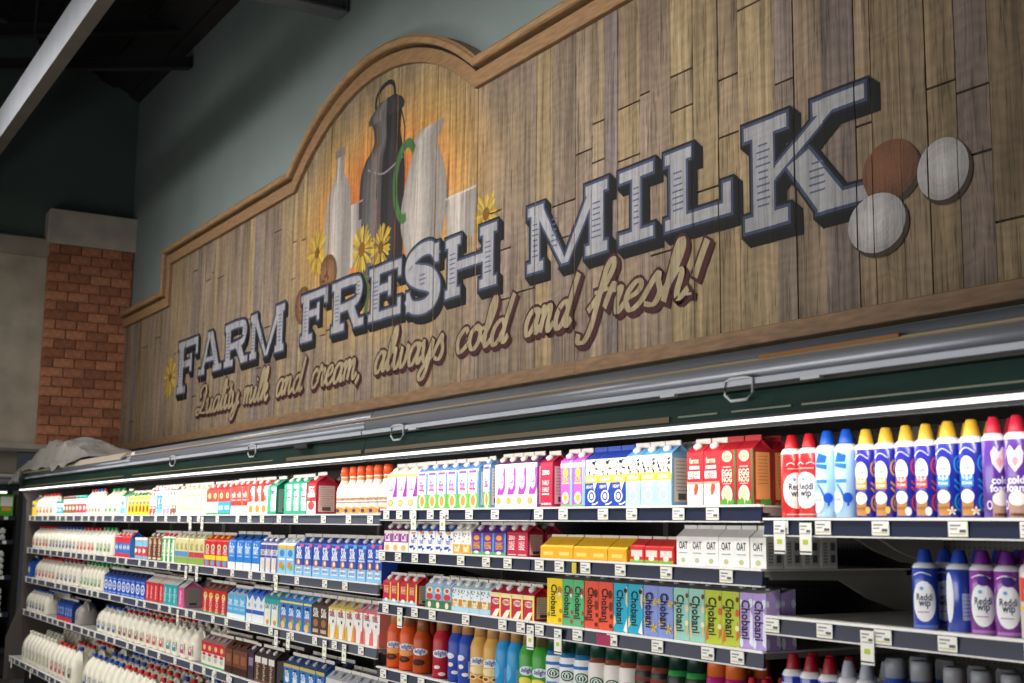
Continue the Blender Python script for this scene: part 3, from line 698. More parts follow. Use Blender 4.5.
# octagonal pull rings hanging from the bars of the night covers
for i, (x, c, lab) in enumerate(((-2.69, cases[2], 'nearest'), (-4.85, cases[2], 'second'), (-6.63, cases[1], 'third'), (-8.10, cases[1], 'fourth'))):
    b = MB(); pts = [(x+sx*.058, 2.384, 2.022+sz) for sx, sz in ((-1, .012), (-1, -.026), (-.55, -.045), (.55, -.045), (1, -.026), (1, .012), (.55, .018), (-.55, .018))]
    b.tube(pts, .0048, lin('#c9ccd0'), 6, closed=True); b.build('pull_ring', M_white, c)
for x in (-2.45, -3.05, -4.75):
    b = MB(); b.box(x, 2.386, 2.012, x+.07, 2.40, 2.020, lin('#c3c6cb')); b.build('bar_clip', M_white, cases[2])
b = MB(); b.box(-6.0, 2.375, 1.985, -5.84, 2.41, 2.01, lin('#161616'), .006); b.build('latch_box', M_dark, cases[1])

# ------------------------------------------------------------------ printed labels
_tx = {}
def text_tris(s_, bold=.022):
    k = (s_, bold)
    if k in _tx: return _tx[k]
    cu = bpy.data.curves.new('t', 'FONT'); cu.body = s_; cu.size = 1; cu.resolution_u = 2; cu.offset = bold; cu.align_x = 'CENTER'
    o = bpy.data.objects.new('t', cu); COL.objects.link(o)
    dg = bpy.context.evaluated_depsgraph_get(); me = o.evaluated_get(dg).to_mesh()
    me.calc_loop_triangles()
    V = [(v.co.x, v.co.y) for v in me.vertices]; T = [tuple(t.vertices) for t in me.loop_triangles]
    o.evaluated_get(dg).to_mesh_clear(); bpy.data.objects.remove(o); bpy.data.curves.remove(cu)
    xs = [v[0] for v in V]; ys = [v[1] for v in V]; w_ = max(xs)-min(xs); cx, cy = (max(xs)+min(xs))/2, (max(ys)+min(ys))/2
    _tx[k] = ([((x-cx)/w_, (y-cy)/w_) for x, y in V], T); return _tx[k]
def label_mesh(ops, w, h, fmap, curved):
    m = MB()
    for L_, op in enumerate(ops):
        off = .0006+L_*.00016; P = lambda u, v: fmap(u, v, off); k = op[0]; c = lin(op[-1])
        if k == 'r':
            _, u0, v0, u1, v1, _c = op; n = max(1, int(abs(u1-u0)*10)) if curved else 1
            for i in range(n):
                a, b = u0+(u1-u0)*i/n, u0+(u1-u0)*(i+1)/n; m.face([P(a, v0), P(b, v0), P(b, v1), P(a, v1)], c)
        elif k == 'e':
            _, cu, cv, ru, rv, _c = op; n = 10
            for i in range(n):
                a, b = -math.cos(math.pi*i/n), -math.cos(math.pi*(i+1)/n); sa, sb = math.sqrt(max(0, 1-a*a)), math.sqrt(max(0, 1-b*b))
                q = [(cu+ru*a, cv-rv*sa), (cu+ru*b, cv-rv*sb), (cu+ru*b, cv+rv*sb), (cu+ru*a, cv+rv*sa)]
                if i == 0: q = q[1:]
                if i == n-1: q = [q[0], q[1], q[3]] if i else q
                m.face([P(*z) for z in q], c)
        elif k == 'o':   # ring
            _, cu, cv, ru, rv, t, _c = op; n = 16
            for i in range(n):
                a, b = 2*math.pi*i/n, 2*math.pi*(i+1)/n; z = 1-t
                m.face([P(cu+ru*math.cos(a), cv+rv*math.sin(a)), P(cu+ru*math.cos(b), cv+rv*math.sin(b)), P(cu+ru*z*math.cos(b), cv+rv*z*math.sin(b)), P(cu+ru*z*math.cos(a), cv+rv*z*math.sin(a))], c)
        elif k == 'g':   # polygon
            if not curved: m.face([P(*z) for z in op[1]], c)
            else:
                a = min(z[0] for z in op[1]); b = max(z[0] for z in op[1]); n = max(1, int((b-a)*12))
                for i in range(n):
                    q = clip(clip(op[1], a+(b-a)*i/n, True), a+(b-a)*(i+1)/n, False)
                    if len(q) > 2: m.face([P(*z) for z in q], c)
        elif k == 's':   # stroke through points, width in units of w
            pts = [Vector((p[0]*w, p[1]*h)) for p in crom(op[1], 4)]; ww = op[2]*w/2
            for i in range(len(pts)-1):
                t = (pts[i+1]-pts[i]).normalized(); nn = Vector((-t.y, t.x))*ww
                m.face([P(q.x/w, q.y/h) for q in (pts[i]+nn, pts[i]-nn, pts[i+1]-nn, pts[i+1]+nn)], c)
        elif k == 't':   # text, centre, length as share of the width (or height when turned), stretch
            _, s_, cu, cv, ln, stc, rot, _c = op; V, T = text_tris(s_)
            for t in T:
                q = []
                for i in t:
                    x, y = V[i]; y *= stc
                    if rot: X, Y = cu+y*ln*h/w, cv-x*ln
                    else: X, Y = cu+x*ln, cv+y*ln*w/h
                    q.append(P(X, Y))
                m.face(q, c)
    return m
NUT = lambda bg='#e4dfd4': [('r', .12, .08, .88, .92, bg)] + [('r', .2, .85-.07*i, .8 if i % 3 else .7, .865-.07*i, '#7d7872') for i in range(9)] + [('r', .3, .12, .7, .24, '#4c4844')]
def spots(n, seed, u0=0, v0=0, u1=1, v1=1, col='#23262e', s=.07):
    q = random.Random(seed); return [('e', q.uniform(u0+s, u1-s), q.uniform(v0, v1), q.uniform(.4, 1)*s, q.uniform(.25, .6)*s, col) for _ in range(n)]
def flor(cu, cv, r, c1, c2, asp):
    o = []
    for k in range(5):
        a = 2*math.pi*k/5+.3; o.append(('g', [(cu+r*.12*math.cos(a-1.2), cv+r*.12*math.sin(a-1.2)*asp), (cu+r*.75*math.cos(a-.28), cv+r*.75*math.sin(a-.28)*asp), (cu+r*math.cos(a), cv+r*math.sin(a)*asp), (cu+r*.75*math.cos(a+.28), cv+r*.75*math.sin(a+.28)*asp), (cu+r*.12*math.cos(a+1.2), cv+r*.12*math.sin(a+1.2)*asp)], c1))
    o.append(('e', cu, cv, r*.22, r*.22*asp, c2)); return o
# style: body colour, roof colour, cap colour or None, front print, side colour, side print
S = {}
def st(n, body, roof=None, cap='#eceae6', front=(), side=None, sp=None): S[n] = dict(body=body, roof=roof or body, cap=cap, front=list(front), side=side or body, sp=sp)
r_ = lambda *a: ('r',)+a
e_ = lambda *a: ('e',)+a
def T(s_, u, v, ln, col, rot=0, stc=1.25): return ('t', s_, u, v, ln, stc, rot, col)
st('purpleswirl', '#f1ece8', '#f0e6da', '#e8e2d8', [r_(0, .93, 1, 1, '#f2b94c'), ('g', [(.55, .35), (1, .35), (1, .93), (.9, .93), (.75, .6)], '#8e2f97'), e_(.35, .62, .22, .16, '#e8dcec'), T('Cal', .38, .62, .42, '#b4459c'), e_(.36, .18, .27, .10, '#eb9438'), e_(.36, .18, .17, .06, '#f6c987')])
st('greenegg', '#eef0f0', '#5d86c6', '#f1eef0', [r_(0, 0, 1, .38, '#5fae3e'), e_(.5, .2, .33, .19, '#f4ead2'), e_(.5, .2, .22, .14, '#d98b3e'), r_(.86, .38, 1, .95, '#4f8fd0'), T('fit', .42, .60, .5, '#b655a8'), r_(.12, .49, .7, .52, '#d8514f'), r_(.1, .9, .8, .97, '#7c4aa8')], '#6da0cc', NUT())
st('purpleblob', '#f3eeee', '#5a2a52', '#f3ebe6', [('g', [(.2, .3), (.8, .3), (1, .45), (1, .9), (.82, .9), (.7, .6), (.35, .5)], '#a23fa5'), e_(.6, .62, .25, .2, '#ead3ea'), T('Cal', .6, .62, .38, '#7c3287'), e_(.35, .16, .25, .08, '#eda25a')], '#9c3f9d', NUT())
st('magenta', '#bd1f3e', '#a01b36', '#efe8e4', [T('ZERO', .45, .78, .6, '#f6eaea'), T('HALF', .45, .55, .55, '#f4d8d8'), T('HALF', .45, .40, .55, '#f4d8d8'), r_(.15, .28, .75, .31, '#f4dcdc'), r_(.1, .06, .9, .1, '#e8c8c8')], '#a3213a', NUT('#d8a8ac'))
st('pinksun', '#c85abf', '#b44fb0', '#efe8ee', [r_(.8, 0, 1, 1, '#6ab4dc'), r_(0, .85, 1, .95, '#f0d8ec'), e_(.42, .74, .25, .1, '#f2a64c'), T('SUN', .42, .60, .5, '#f6c64a'), r_(.12, .5, .72, .53, '#f6d84a'), e_(.42, .2, .28, .13, '#f8e7a8'), e_(.42, .2, .16, .07, '#eda33c'), r_(0, 0, 1, .05, '#5cb84e')])
st('cowblue', '#f2f2f0', '#28429a', None, spots(14, 3, 0, .66, 1, .96) + [e_(.5, .83, .28, .07, '#d8c9a2'), T('Darigold', .5, .83, .5, '#5a6ab8'), r_(0, .50, 1, .66, '#e5b13c'), T('half&half', .5, .58, .7, '#fbf2d4'), r_(0, 0, 1, .5, '#1f3e9e'), ('g', [(.62, .5), (.9, .5), (.7, .32)], '#e8ecf4'), T('HEAVY', .35, .42, .5, '#dfe6f6'), ('o', .5, .22, .3, .13, .28, '#eef0f8'), ('s', [(.55, .05), (.8, .06), (1.0, .1)], .06, '#eef0f8'), e_(.5, .22, .13, .06, '#c3d0ee')])
st('cowlight', '#f2f2f0', '#5f9ccc', '#eef0f2', spots(14, 4, 0, .66, 1, .96) + [e_(.5, .83, .28, .07, '#d8c9a2'), T('Darigold', .5, .83, .5, '#5a6ab8'), r_(0, .50, 1, .66, '#e5b13c'), T('half&half', .5, .58, .7, '#fbf2d4'), r_(0, 0, 1, .5, '#a4cfe8'), ('o', .5, .22, .3, .13, .28, '#d6eaf4'), T('FAT FREE', .45, .41, .6, '#d8ecf6')], '#6b95b4', NUT('#b5b5a8'))
st('strawb', '#f2ecea', '#c41f2c', '#f2eeea', [r_(0, .42, 1, 1, '#cf2430'), T('farms', .45, .84, .6, '#f2c8a8'), r_(.15, .68, .8, .74, '#f6d9d4'), r_(.08, .5, .82, .64, '#f4e8e6'), T('HALF', .45, .60, .5, '#c84a4a'), T('HALF', .45, .53, .5, '#c84a4a'), ('g', [(.48, .18), (.62, .22), (.74, .34), (.68, .4), (.52, .4), (.44, .3)], '#e2502c'), r_(0, .4, 1, .44, '#f0a090')], '#c22a32', NUT())
st('eggnog', '#b21f2b', '#9a1a24', None, [r_(.88, 0, 1, 1, '#2f6b34'), e_(.46, .88, .30, .10, '#ecd9a2'), T('farms', .46, .88, .42, '#b8503c'), r_(.2, .68, .7, .70, '#e6b89e'), T('EGG', .45, .585, .60, '#f6e2cc', 0, 1.2), T('NOG', .45, .465, .60, '#f6e2cc', 0, 1.2), r_(.2, .38, .7, .395, '#e6b89e'), e_(.45, .19, .33, .17, '#efe3cc'), e_(.45, .2, .22, .12, '#e0c49a')] + spots(10, 8, 0, .0, 1, .08, '#4f9a3a', .14), '#a82430', [r_(.0, 0, 1, 1, '#9a2028'), r_(.12, .1, .88, .94, '#d79a5c')] + [r_(.25, .86-.06*i, .75, .87-.06*i, '#8a5a34') for i in range(9)] + spots(6, 2, 0, 0, 1, .08, '#4f9a3a', .14))
st('orcreamer', '#efe9e2', None, '#e0552a', [r_(.15, .50, .85, .56, '#8f8f94'), e_(.45, .18, .36, .14, '#e08a34'), e_(.38, .16, .17, .09, '#2e3f66'), T('creamer', .5, .68, .6, '#a56a3c'), r_(.2, .38, .8, .42, '#d8d0c4')])
st('redside', '#c7222f', '#a81a28', '#eceae6', [r_(.0, .0, 1, .42, '#f0e6e2'), T('EGG', .5, .8, .6, '#f4e2dc'), e_(.5, .28, .36, .14, '#d9434a'), r_(.1, .55, .9, .68, '#f4ecea'), r_(.1, .45, .3, .52, '#3a9a54')], '#9c2233', NUT('#c3a197'))
st('mint', '#e9eeea', '#2d9a76', '#efeeea', [r_(0, 0, .4, 1, '#37a883'), r_(0, 0, 1, .12, '#2e9d78'), T('Dairy', .55, .8, .6, '#2b7a62'), e_(.6, .38, .28, .12, '#b7d8c9'), r_(.45, .55, .9, .6, '#c84a6a')], '#1f6b57')
st('mintdark', '#dfeae4', '#2d9a76', '#efeeea', [r_(0, 0, .4, 1, '#37a883'), r_(0, 0, 1, .12, '#2e9d78'), T('Dairy', .55, .8, .6, '#2b7a62'), e_(.6, .38, .28, .12, '#b7d8c9')], '#1c6650', NUT('#6b9284'))
st('orangefruit', '#f3efea', '#d8322a', '#f2eeea', [r_(0, .45, .55, 1, '#d8402f'), e_(.5, .2, .34, .14, '#ec8f34'), T('fat', .6, .62, .5, '#d8402f'), e_(.62, .84, .25, .08, '#f4d9c8')])
st('redtop', '#f2eeea', '#cf2a28', '#f2eeea', [r_(0, .32, 1, 1, '#d23a30'), T('milk', .5, .72, .7, '#f6dcd4'), r_(.1, .5, .9, .55, '#eaa79a'), e_(.5, .16, .3, .1, '#e8c9c0')])
st('redwhitegreen', '#f0eeea', '#cf3030', '#f0eeea', [r_(0, .52, 1, 1, '#d63b38'), e_(.5, .76, .25, .12, '#f0cf60'), e_(.5, .76, .12, .06, '#3a6fb0'), r_(0, 0, 1, .08, '#3f9a3f'), r_(.1, .2, .9, .42, '#e6e3dc')])
st('redbluegreen', '#3d9fd8', '#cf3030', '#f0eeea', [r_(0, .52, 1, 1, '#d63b38'), e_(.5, .76, .25, .12, '#f0cf60'), e_(.5, .76, .12, .06, '#3a6fb0'), r_(0, 0, 1, .08, '#3f9a3f'), r_(.15, .2, .85, .36, '#bfe0f0')])
st('cream', '#f2e8d6', '#d9c8a6', '#e6ebe2', [r_(0, .3, .16, .95, '#d9a86a'), r_(.25, .60, .85, .68, '#e3c79c'), T('cream', .55, .8, .6, '#c79a64'), r_(0, .22, 1, .27, '#e0b070')])
for nm, c in (('redwhite', '#d02c3a'), ('cyanwhite', '#74c4dc'), ('pinkwhite', '#e08ab4'), ('brownwhite', '#7d5234')):
    st(nm, '#f0ece8', c, '#f2eeea', [r_(0, 0, .5, .95, c), T('fair', .5, .5, .7, '#f6f2ee' if nm != 'cyanwhite' else '#3c7a98', 1), r_(.55, .1, .9, .4, c)])
st('yellow', '#ecc630', '#e8d9a0', '#3a9a58', [e_(.5, .35, .3, .2, '#8a4a20'), r_(0, .78, 1, .86, '#f4e6a4'), e_(.6, .68, .2, .1, '#2a68b4')]); st('yelblue', '#e9c834', '#2a5db4', '#2a5db4', [r_(0, .6, 1, .75, '#2a5db4')])
st('ltblue', '#cfe6f0', '#3a8a4a', '#3a9a58', [r_(0, .1, 1, .4, '#6ab4dc'), e_(.5, .65, .3, .12, '#3f8fcf')])
st('redblue', '#3a78c4', '#d0303a', '#eceae6', [r_(0, .72, 1, 1, '#d23644'), r_(0, 0, 1, .2, '#d23644'), e_(.5, .5, .35, .13, '#e8ecf2'), T('2%', .5, .5, .4, '#2a4f98')])
st('brown', '#6a4228', '#7a4e30', '#eceae6', [T('choc', .5, .6, .8, '#e0cdb8', 1), r_(.15, .05, .85, .14, '#d9c8b4'), e_(.5, .85, .3, .06, '#c8a888')])
st('brown2', '#6e3f2a', '#4c2a1c', '#4c2a1c', [r_(0, .0, 1, .3, '#3a2018'), r_(.15, .45, .85, .8, '#8a5a3c')], '#55362a', NUT('#8d8ea0')); st('brown3', '#43302a', '#2c201e', '#d0ccd4', [r_(.1, .72, .9, .95, '#dcd6d4'), T('shake', .5, .4, .7, '#b89a84', 1), r_(0, 0, 1, .1, '#6a4a3a')], '#3a2c2a', NUT('#8a8480'))
st('darkpurple', '#3a2c40', '#2a2030', '#c8c4cc', [r_(.1, .5, .9, .8, '#8a7a94')]); st('choc', '#4a3228', '#3a2820', '#c8c4c0', [T('Silk', .5, .75, .7, '#ece4da'), e_(.5, .4, .3, .13, '#9a6a48'), r_(.15, .08, .85, .2, '#b8a28c')])
st('greenw', '#3aa650', '#dfe8dc', '#d8382c', [r_(.5, 0, 1, .95, '#dfe6d4'), T('OAT', .35, .5, .6, '#eef4e6', 1)])
for nm, c in (('beigeblue', '#5c92c4'), ('beigered', '#b8404e')): st(nm, '#d9cf98', '#c3bd8e', '#d8d4c4', [r_(0, .28, 1, .5, c), r_(0, 0, 1, .26, '#86a84c'), T('A2', .5, .72, .5, '#7a8a48'), r_(.2, .58, .8, .61, '#a89a5c')])
st('redyellow', '#c92a2c', '#c03028', '#e8b22c', [r_(0, .26, 1, .44, '#f0d030'), e_(.5, .76, .3, .12, '#d9d4a0'), e_(.5, .76, .15, .07, '#3f7a9a'), e_(.5, .14, .34, .12, '#4f9ac8'), T('NOG', .5, .56, .6, '#f4e6d8')])
st('bluewhitec', '#2f7fd4', '#2566b8', '#24406c', [r_(0, 0, 1, .25, '#e6edf4'), T('fair', .5, .78, .7, '#d4e6f6'), r_(.2, .45, .8, .5, '#9cc8ec'), r_(.15, .55, .85, .6, '#7fb4e4')])
st('purplewhite', '#dcdde6', '#5a5c94', '#eceaee', [r_(0, .78, 1, .95, '#4b4e90'), r_(0, .5, 1, .58, '#4b5296'), T('OAT', .5, .68, .7, '#2f3a7a'), e_(.5, .24, .3, .17, '#e3cfae'), r_(.8, 0, 1, .48, '#5d70ac')])
st('fruitblue', '#8cc4e4', '#e0edf4', '#e6eef2', [r_(0, .88, 1, 1, '#f0b83a'), e_(.5, .72, .3, .12, '#3a86cc'), e_(.4, .3, .24, .12, '#e2873a'), e_(.65, .22, .2, .1, '#7fae3f'), r_(.1, .48, .9, .54, '#f0f2f0')])
for nm, c in (('silkp', '#e8508c'), ('silkb', '#58b4e4')): st(nm, '#2b4fae', '#2848a0', '#eceaee', [e_(.8, .97, .22, .05, c), T('Silk', .5, .77, .62, '#f2f4fa', 0, 1.6), r_(0, 0, 1, .34, '#86bce4'), r_(.15, .55, .85, .6, '#b8cdf0'), e_(.42, .42, .24, .13, '#c8764a'), e_(.46, .44, .13, .07, '#f0e0c8'), r_(.15, .1, .85, .28, '#d0e4f2'), T('almond', .5, .2, .6, '#3c66b0')])
st('purpswhite', '#eee6dc', '#5a2a52', '#efe9e6', [r_(0, .42, 1, .85, '#8d3f94'), T('Cal', .45, .66, .6, '#f4e6ee'), r_(.15, .48, .8, .53, '#f0d4e4'), e_(.4, .16, .28, .13, '#e8a860')])
st('bluespot', '#eef0f4', '#3a5cb0', '#f0eef0', spots(9, 5, 0, 0, 1, 1, '#2b49a8', .13) + [e_(.5, .5, .3, .2, '#f4f4f6'), T('half', .5, .52, .45, '#3450a8'), e_(.5, .92, .2, .08, '#e8953a')])
st('cowgold', '#ecebe6', '#d8d4c8', '#eceae6', spots(8, 6, 0, .45, 1, 1) + [r_(0, 0, 1, .42, '#dca43a'), T('half', .5, .25, .6, '#f8efcf')]); st('cowgold2', '#dfe9ee', '#b8cdd8', '#eef0f0', spots(9, 6, 0, .55, 1, 1) + [r_(0, .22, 1, .52, '#bf8c3c'), T('half', .5, .38, .6, '#f8efcf'), r_(0, 0, 1, .2, '#a8cfe4')])
st('purpgold', '#6f3596', '#5a2a80', '#e6e0ea', [r_(.85, 0, 1, 1, '#2f9fd4'), e_(.42, .78, .25, .12, '#e89a3c'), T('SWEET', .42, .5, .6, '#e8a84c'), T('CREAM', .42, .36, .6, '#e8a84c'), r_(0, 0, 1, .14, '#54b04c'), e_(.42, .12, .2, .07, '#f0ede0')])
st('yelplain', '#e8a824', '#f0b830', None, [r_(.2, .3, .8, .6, '#f4cf6a')]); pass; st('redlow', '#cf2c2c', '#d03a38', None, [r_(.1, .4, .9, .8, '#eed4cc'), r_(0, 0, 1, .2, '#7fb43a'), e_(.5, .3, .2, .15, '#f0e8e0')])
st('oat', '#ecebe8', '#d6d5d2', None, [T('OAT', .5, .70, .62, '#3c3c3e', 0, 1.6), r_(.2, .42, .8, .45, '#88a0b8'), e_(.5, .18, .16, .09, '#b8bc94')], '#dedcd8', [r_(.1, .1, .42, .9, '#c4c2be'), r_(.52, .1, .9, .9, '#c4c2be')] + [r_(.14, .8-.1*i, .38, .84-.1*i, '#77767a') for i in range(7)] + [r_(.58, .6, .84, .85, '#58585c'), r_(.58, .2, .84, .45, '#58585c')])
st('redyel2', '#c3203c', '#d8303c', '#f2eeee', [r_(.84, 0, 1, 1, '#e8cf3c'), T('EGG', .42, .72, .5, '#f0c8a0'), T('NOG', .42, .56, .5, '#f0c8a0'), r_(0, 0, 1, .14, '#9cc8dc'), e_(.42, .14, .2, .08, '#e8ecec')], '#c43040', NUT('#d8caa8'))
st('bluered', '#78b4dc', '#b8d4ec', '#f0eef0', [e_(.5, .8, .35, .14, '#f0e0a8'), e_(.5, .8, .2, .09, '#d04a3c'), e_(.5, .52, .38, .14, '#cf3438'), r_(0, 0, 1, .36, '#3c7a44'), e_(.5, .16, .2, .14, '#eed8d0')])
st('redyel3', '#c0203c', '#a81a34', '#f2eeee', [r_(0, .8, 1, .98, '#efe0a4'), e_(.5, .62, .36, .13, '#e8c8c0'), T('cream', .5, .62, .6, '#a82038'), ('g', [(.1, 0), (.6, 0), (.9, .35), (.5, .3)], '#f2ead8'), r_(.84, 0, 1, .95, '#ecd76a')], '#b02038', NUT('#d9cfc0'))
for nm, c, cc, fc in (('ch_yellow', '#f0cf12', '#2e2a1a', '#b8863a'), ('ch_green', '#58b478', '#17301e', '#b24038'), ('ch_red', '#e2543a', '#3a1812', '#6a2a1c'), ('ch_cyan', '#22a8c6', '#11242e', '#e8d0a0'), ('ch_peri', '#8494d4', '#1c1e3c', '#e6c23c'), ('ch_mint', '#93c8b8', '#27332c', '#dcb890'), ('ch_lime', '#b4c43a', '#2a2c18', '#d8683c'), ('ch_lilac', '#b39bd8', '#2a2240', '#dfe4f4')):
    f = []
    if nm == 'ch_peri': f = flor(.2, .3, .2, fc, '#b8901c', .45) + flor(.85, .68, .2, fc, '#b8901c', .45) + flor(.75, .18, .24, fc, '#b8901c', .45) + flor(.15, .72, .14, fc, '#b8901c', .45)
    elif nm == 'ch_cyan': f = [('g', [(.85, .62), (1, .5), (1, .9), (.9, .95)], fc), ('g', [(0, .1), (.18, .2), (.1, .35), (0, .3)], fc), ('g', [(.7, .05), (1, .0), (.95, .3)], '#f0ece0'), e_(.86, .86, .12, .05, '#3a2a20')]
    elif nm in ('ch_mint', 'ch_lime'): f = [('g', [(.02, .05), (.22, .1), (.1, .4)], fc), e_(.9, .62, .12, .07, '#d8603c' if nm == 'ch_lime' else '#e6cfae'), ('g', [(.8, .1), (.98, .2), (.9, .5)], fc), e_(.88, .34, .12, .05, '#f0dcb8'), e_(.9, .86, .09, .05, '#7a3a2a'), e_(.12, .7, .08, .04, '#8a4a34')]
    elif nm == 'ch_lilac': f = [e_(.84, .82, .16, .08, fc), ('g', [(.7, .1), (.98, .05), (1, .6), (.8, .7)], fc), e_(.1, .12, .14, .1, fc), e_(.12, .82, .1, .06, fc)]
    else: f = [e_(.82, .75, .14, .09, fc), e_(.12, .2, .1, .05, fc), e_(.9, .3, .1, .05, fc), e_(.85, .1, .12, .05, fc)] + ([e_(.82, .66, .1, .045, '#f0e2d0')] if nm != 'ch_red' else [e_(.86, .5, .13, .1, '#7a3020')])
    st(nm, c, '#a9aaae', None, f + [T('Chobani', .46, .52, .70, cc, 1, 1.5), ('r', .19, .25, .21, .6, cc)], c, f if nm == 'ch_lilac' else [r_(.15, .1, .85, .9, '#d8d4cc')])
st('bluebig', '#2a56b0', '#1c2a5a', '#1c2a5a', [e_(.5, .5, .36, .2, '#c8ccb4')]); st('bluecirc', '#1f4fb8', '#22305c', '#22305c', [('o', .5, .5, .42, .28, .3, '#dfe6f2'), r_(.1, .05, .9, .12, '#8aa8d8'), T('milk', .5, .5, .4, '#e8ecf6'), r_(.1, .85, .9, .9, '#8aa8d8')])
st('redc', '#c8323c', '#b8b0aa', None, [T('shake', .45, .5, .7, '#f0c0b8', 1), r_(0, 0, 1, .06, '#8a6a5a')], '#9a3038'); st('tealc', '#2fa0a8', '#b8b4ae', None, [T('shake', .45, .5, .7, '#c0e4e4', 1), r_(0, .5, 1, .54, '#8accd0')]); st('pinkc', '#d0568a', '#b8b4ae', None, [T('shake', .45, .5, .7, '#f6d4e4', 1)], '#c87a9a', NUT('#a09a92'))
st('redgreen', '#c42a2c', '#6a4038', '#7a5a4c', [e_(.5, .74, .3, .15, '#e3c850'), e_(.5, .74, .14, .08, '#3f6f9a'), r_(0, 0, 1, .08, '#3f9a3c'), T('NOG', .5, .4, .7, '#f0d4cc', 1)], '#8a2a2a')
st('skywhite', '#58a8d8', '#98b4c8', '#3c6ea8', [r_(0, 0, 1, .2, '#dfe6ea'), r_(.1, .55, .9, .6, '#b8dcf0'), T('low', .5, .75, .6, '#dff0fa'), r_(.1, .35, .9, .45, '#8cc4e4')])
st('bluewhite2', '#dfe3e6', '#2f62b4', '#2a56a8', [r_(0, .3, 1, .45, '#2f5cae'), ('g', [(0, 1), (1, 1), (.5, .78)], '#3470c0'), e_(.5, .62, .2, .08, '#8cb0d8')]); st('tealwhite', '#e3e6e2', '#2a8a90', '#c8ccd0', [r_(.8, 0, 1, 1, '#2f9aa0'), r_(0, .82, 1, 1, '#2f9aa0'), T('OAT', .4, .72, .6, '#2a6a70'), e_(.4, .28, .3, .24, '#e8dcc4'), e_(.45, .12, .22, .1, '#d08a4c')])
st('blueyel', '#2f7cc4', '#3c86cc', '#b4b8c4', [r_(0, .93, 1, 1, '#e8cf58'), e_(.5, .78, .26, .09, '#1c3a7a'), T('Silk', .5, .62, .6, '#e8eef8'), e_(.5, .38, .24, .08, '#c8504c'), e_(.45, .14, .28, .14, '#e8b45c'), e_(.7, .3, .16, .08, '#7cb444')])
st('whiteyel', '#e6e4e0', '#c8b058', '#a8acb8', [r_(0, .93, 1, 1, '#d8c060'), T('milk', .45, .84, .6, '#b83c34'), r_(.2, .7, .8, .74, '#88888c'), ('g', [(.0, .0), (.3, .0), (.2, .5), (.0, .35)], '#d8ac34'), ('g', [(.7, .0), (1, 0), (1, .6), (.85, .4)], '#d8ac34'), e_(.6, .55, .08, .06, '#3a3a40')])
st('whitered', '#e8e5e2', '#c8848a', '#a8acb8', [r_(0, .95, 1, 1, '#d8605c'), T('milk', .45, .86, .6, '#b83c34'), r_(.2, .72, .8, .76, '#88888c'), ('g', [(.0, .0), (.3, .0), (.25, .4), (.1, .55), (.0, .35)], '#e0706c'), ('g', [(.75, .0), (1, 0), (1, .4), (.85, .35)], '#e0706c'), e_(.6, .6, .07, .05, '#3a3a40')], '#e0887c')
st('blueredc', '#2a52a8', '#1f3a7a', '#1f3a7a', [r_(0, 0, 1, .25, '#c8383c'), T('D', .5, .6, .5, '#a8c0e0')], '#243c78')
st('redwhitegreen2', '#dfdcd4', '#8a6a64', '#8f8f98', [r_(0, .55, 1, 1, '#c42c3c'), e_(.5, .76, .25, .11, '#d8c070'), r_(0, 0, 1, .07, '#3f9a4c'), e_(.5, .3, .24, .1, '#a8b8a0'), e_(.5, .48, .3, .06, '#b8303c')])
st('bluegold', '#2b74bc', '#1f3a66', '#a8b0c0', [r_(0, .88, 1, 1, '#c0ac58'), e_(.5, .75, .26, .08, '#173468'), T('Silk', .5, .62, .6, '#e0eaf6'), e_(.5, .42, .26, .09, '#e0e8f0'), e_(.4, .12, .26, .1, '#8a5a30'), r_(.6, 0, 1, .2, '#1f4f94')])
st('whitering', '#c9c8c8', '#a8a8b0', '#a8acb8', [('o', .5, .62, .22, .16, .4, '#5a7a3c'), T('oatly', .5, .36, .5, '#7c7c80'), r_(0, 0, 1, .12, '#3c2a60')])
# cans (wrapped prints)
SC_C = {}
def can(n, body, collar, cap, front, angle=-25): SC_C[n] = dict(body=body, collar=collar, cap=cap, front=front, angle=angle)
swl = lambda c: [('o', .80, y, .20, .13, .28, c) for y in (.22, .72)] + [('o', .80, y, .10, .065, .45, c) for y in (.22, .72)] + [('s', [(.62, .52), (.8, .45), (1.0, .46)], .06, c), ('s', [(.62, .44), (.8, .36), (1.0, .37)], .06, c)]
dl = lambda c: swl(c) + [e_(.30, .66, .22, .16, '#f2f2f6'), T('delight', .30, .66, .30, '#6a7ac0'), r_(.10, .42, .48, .58, c), T('COLD', .29, .535, .28, '#f6f4f0'), T('FOAM', .29, .465, .28, '#f6f4f0'), r_(.12, .04, .46, .26, '#b8844c'), r_(.12, .12, .46, .16, '#9a6a38'), e_(.29, .29, .20, .09, '#f2eeea'), ('s', [(.08, .85), (.3, .93), (.55, .86)], .03, '#d8d8ee')]
can('delo', '#2e2fa4', '#efeeec', '#e3b23a', dl('#e9a23a') + [e_(.50, .12, .07, .05, '#e8b858')], -42)
can('delr', '#2e2fa4', '#efeeec', '#e3b23a', dl('#dc4a4c') + [e_(.50, .10, .10, .06, '#ece6e2')], -42)
can('delb', '#2530a0', '#efeeec', '#e3b23a', dl('#2f8fdc') + flor(.52, .10, .14, '#ecd8b8', '#c89a5c', .45), -42)
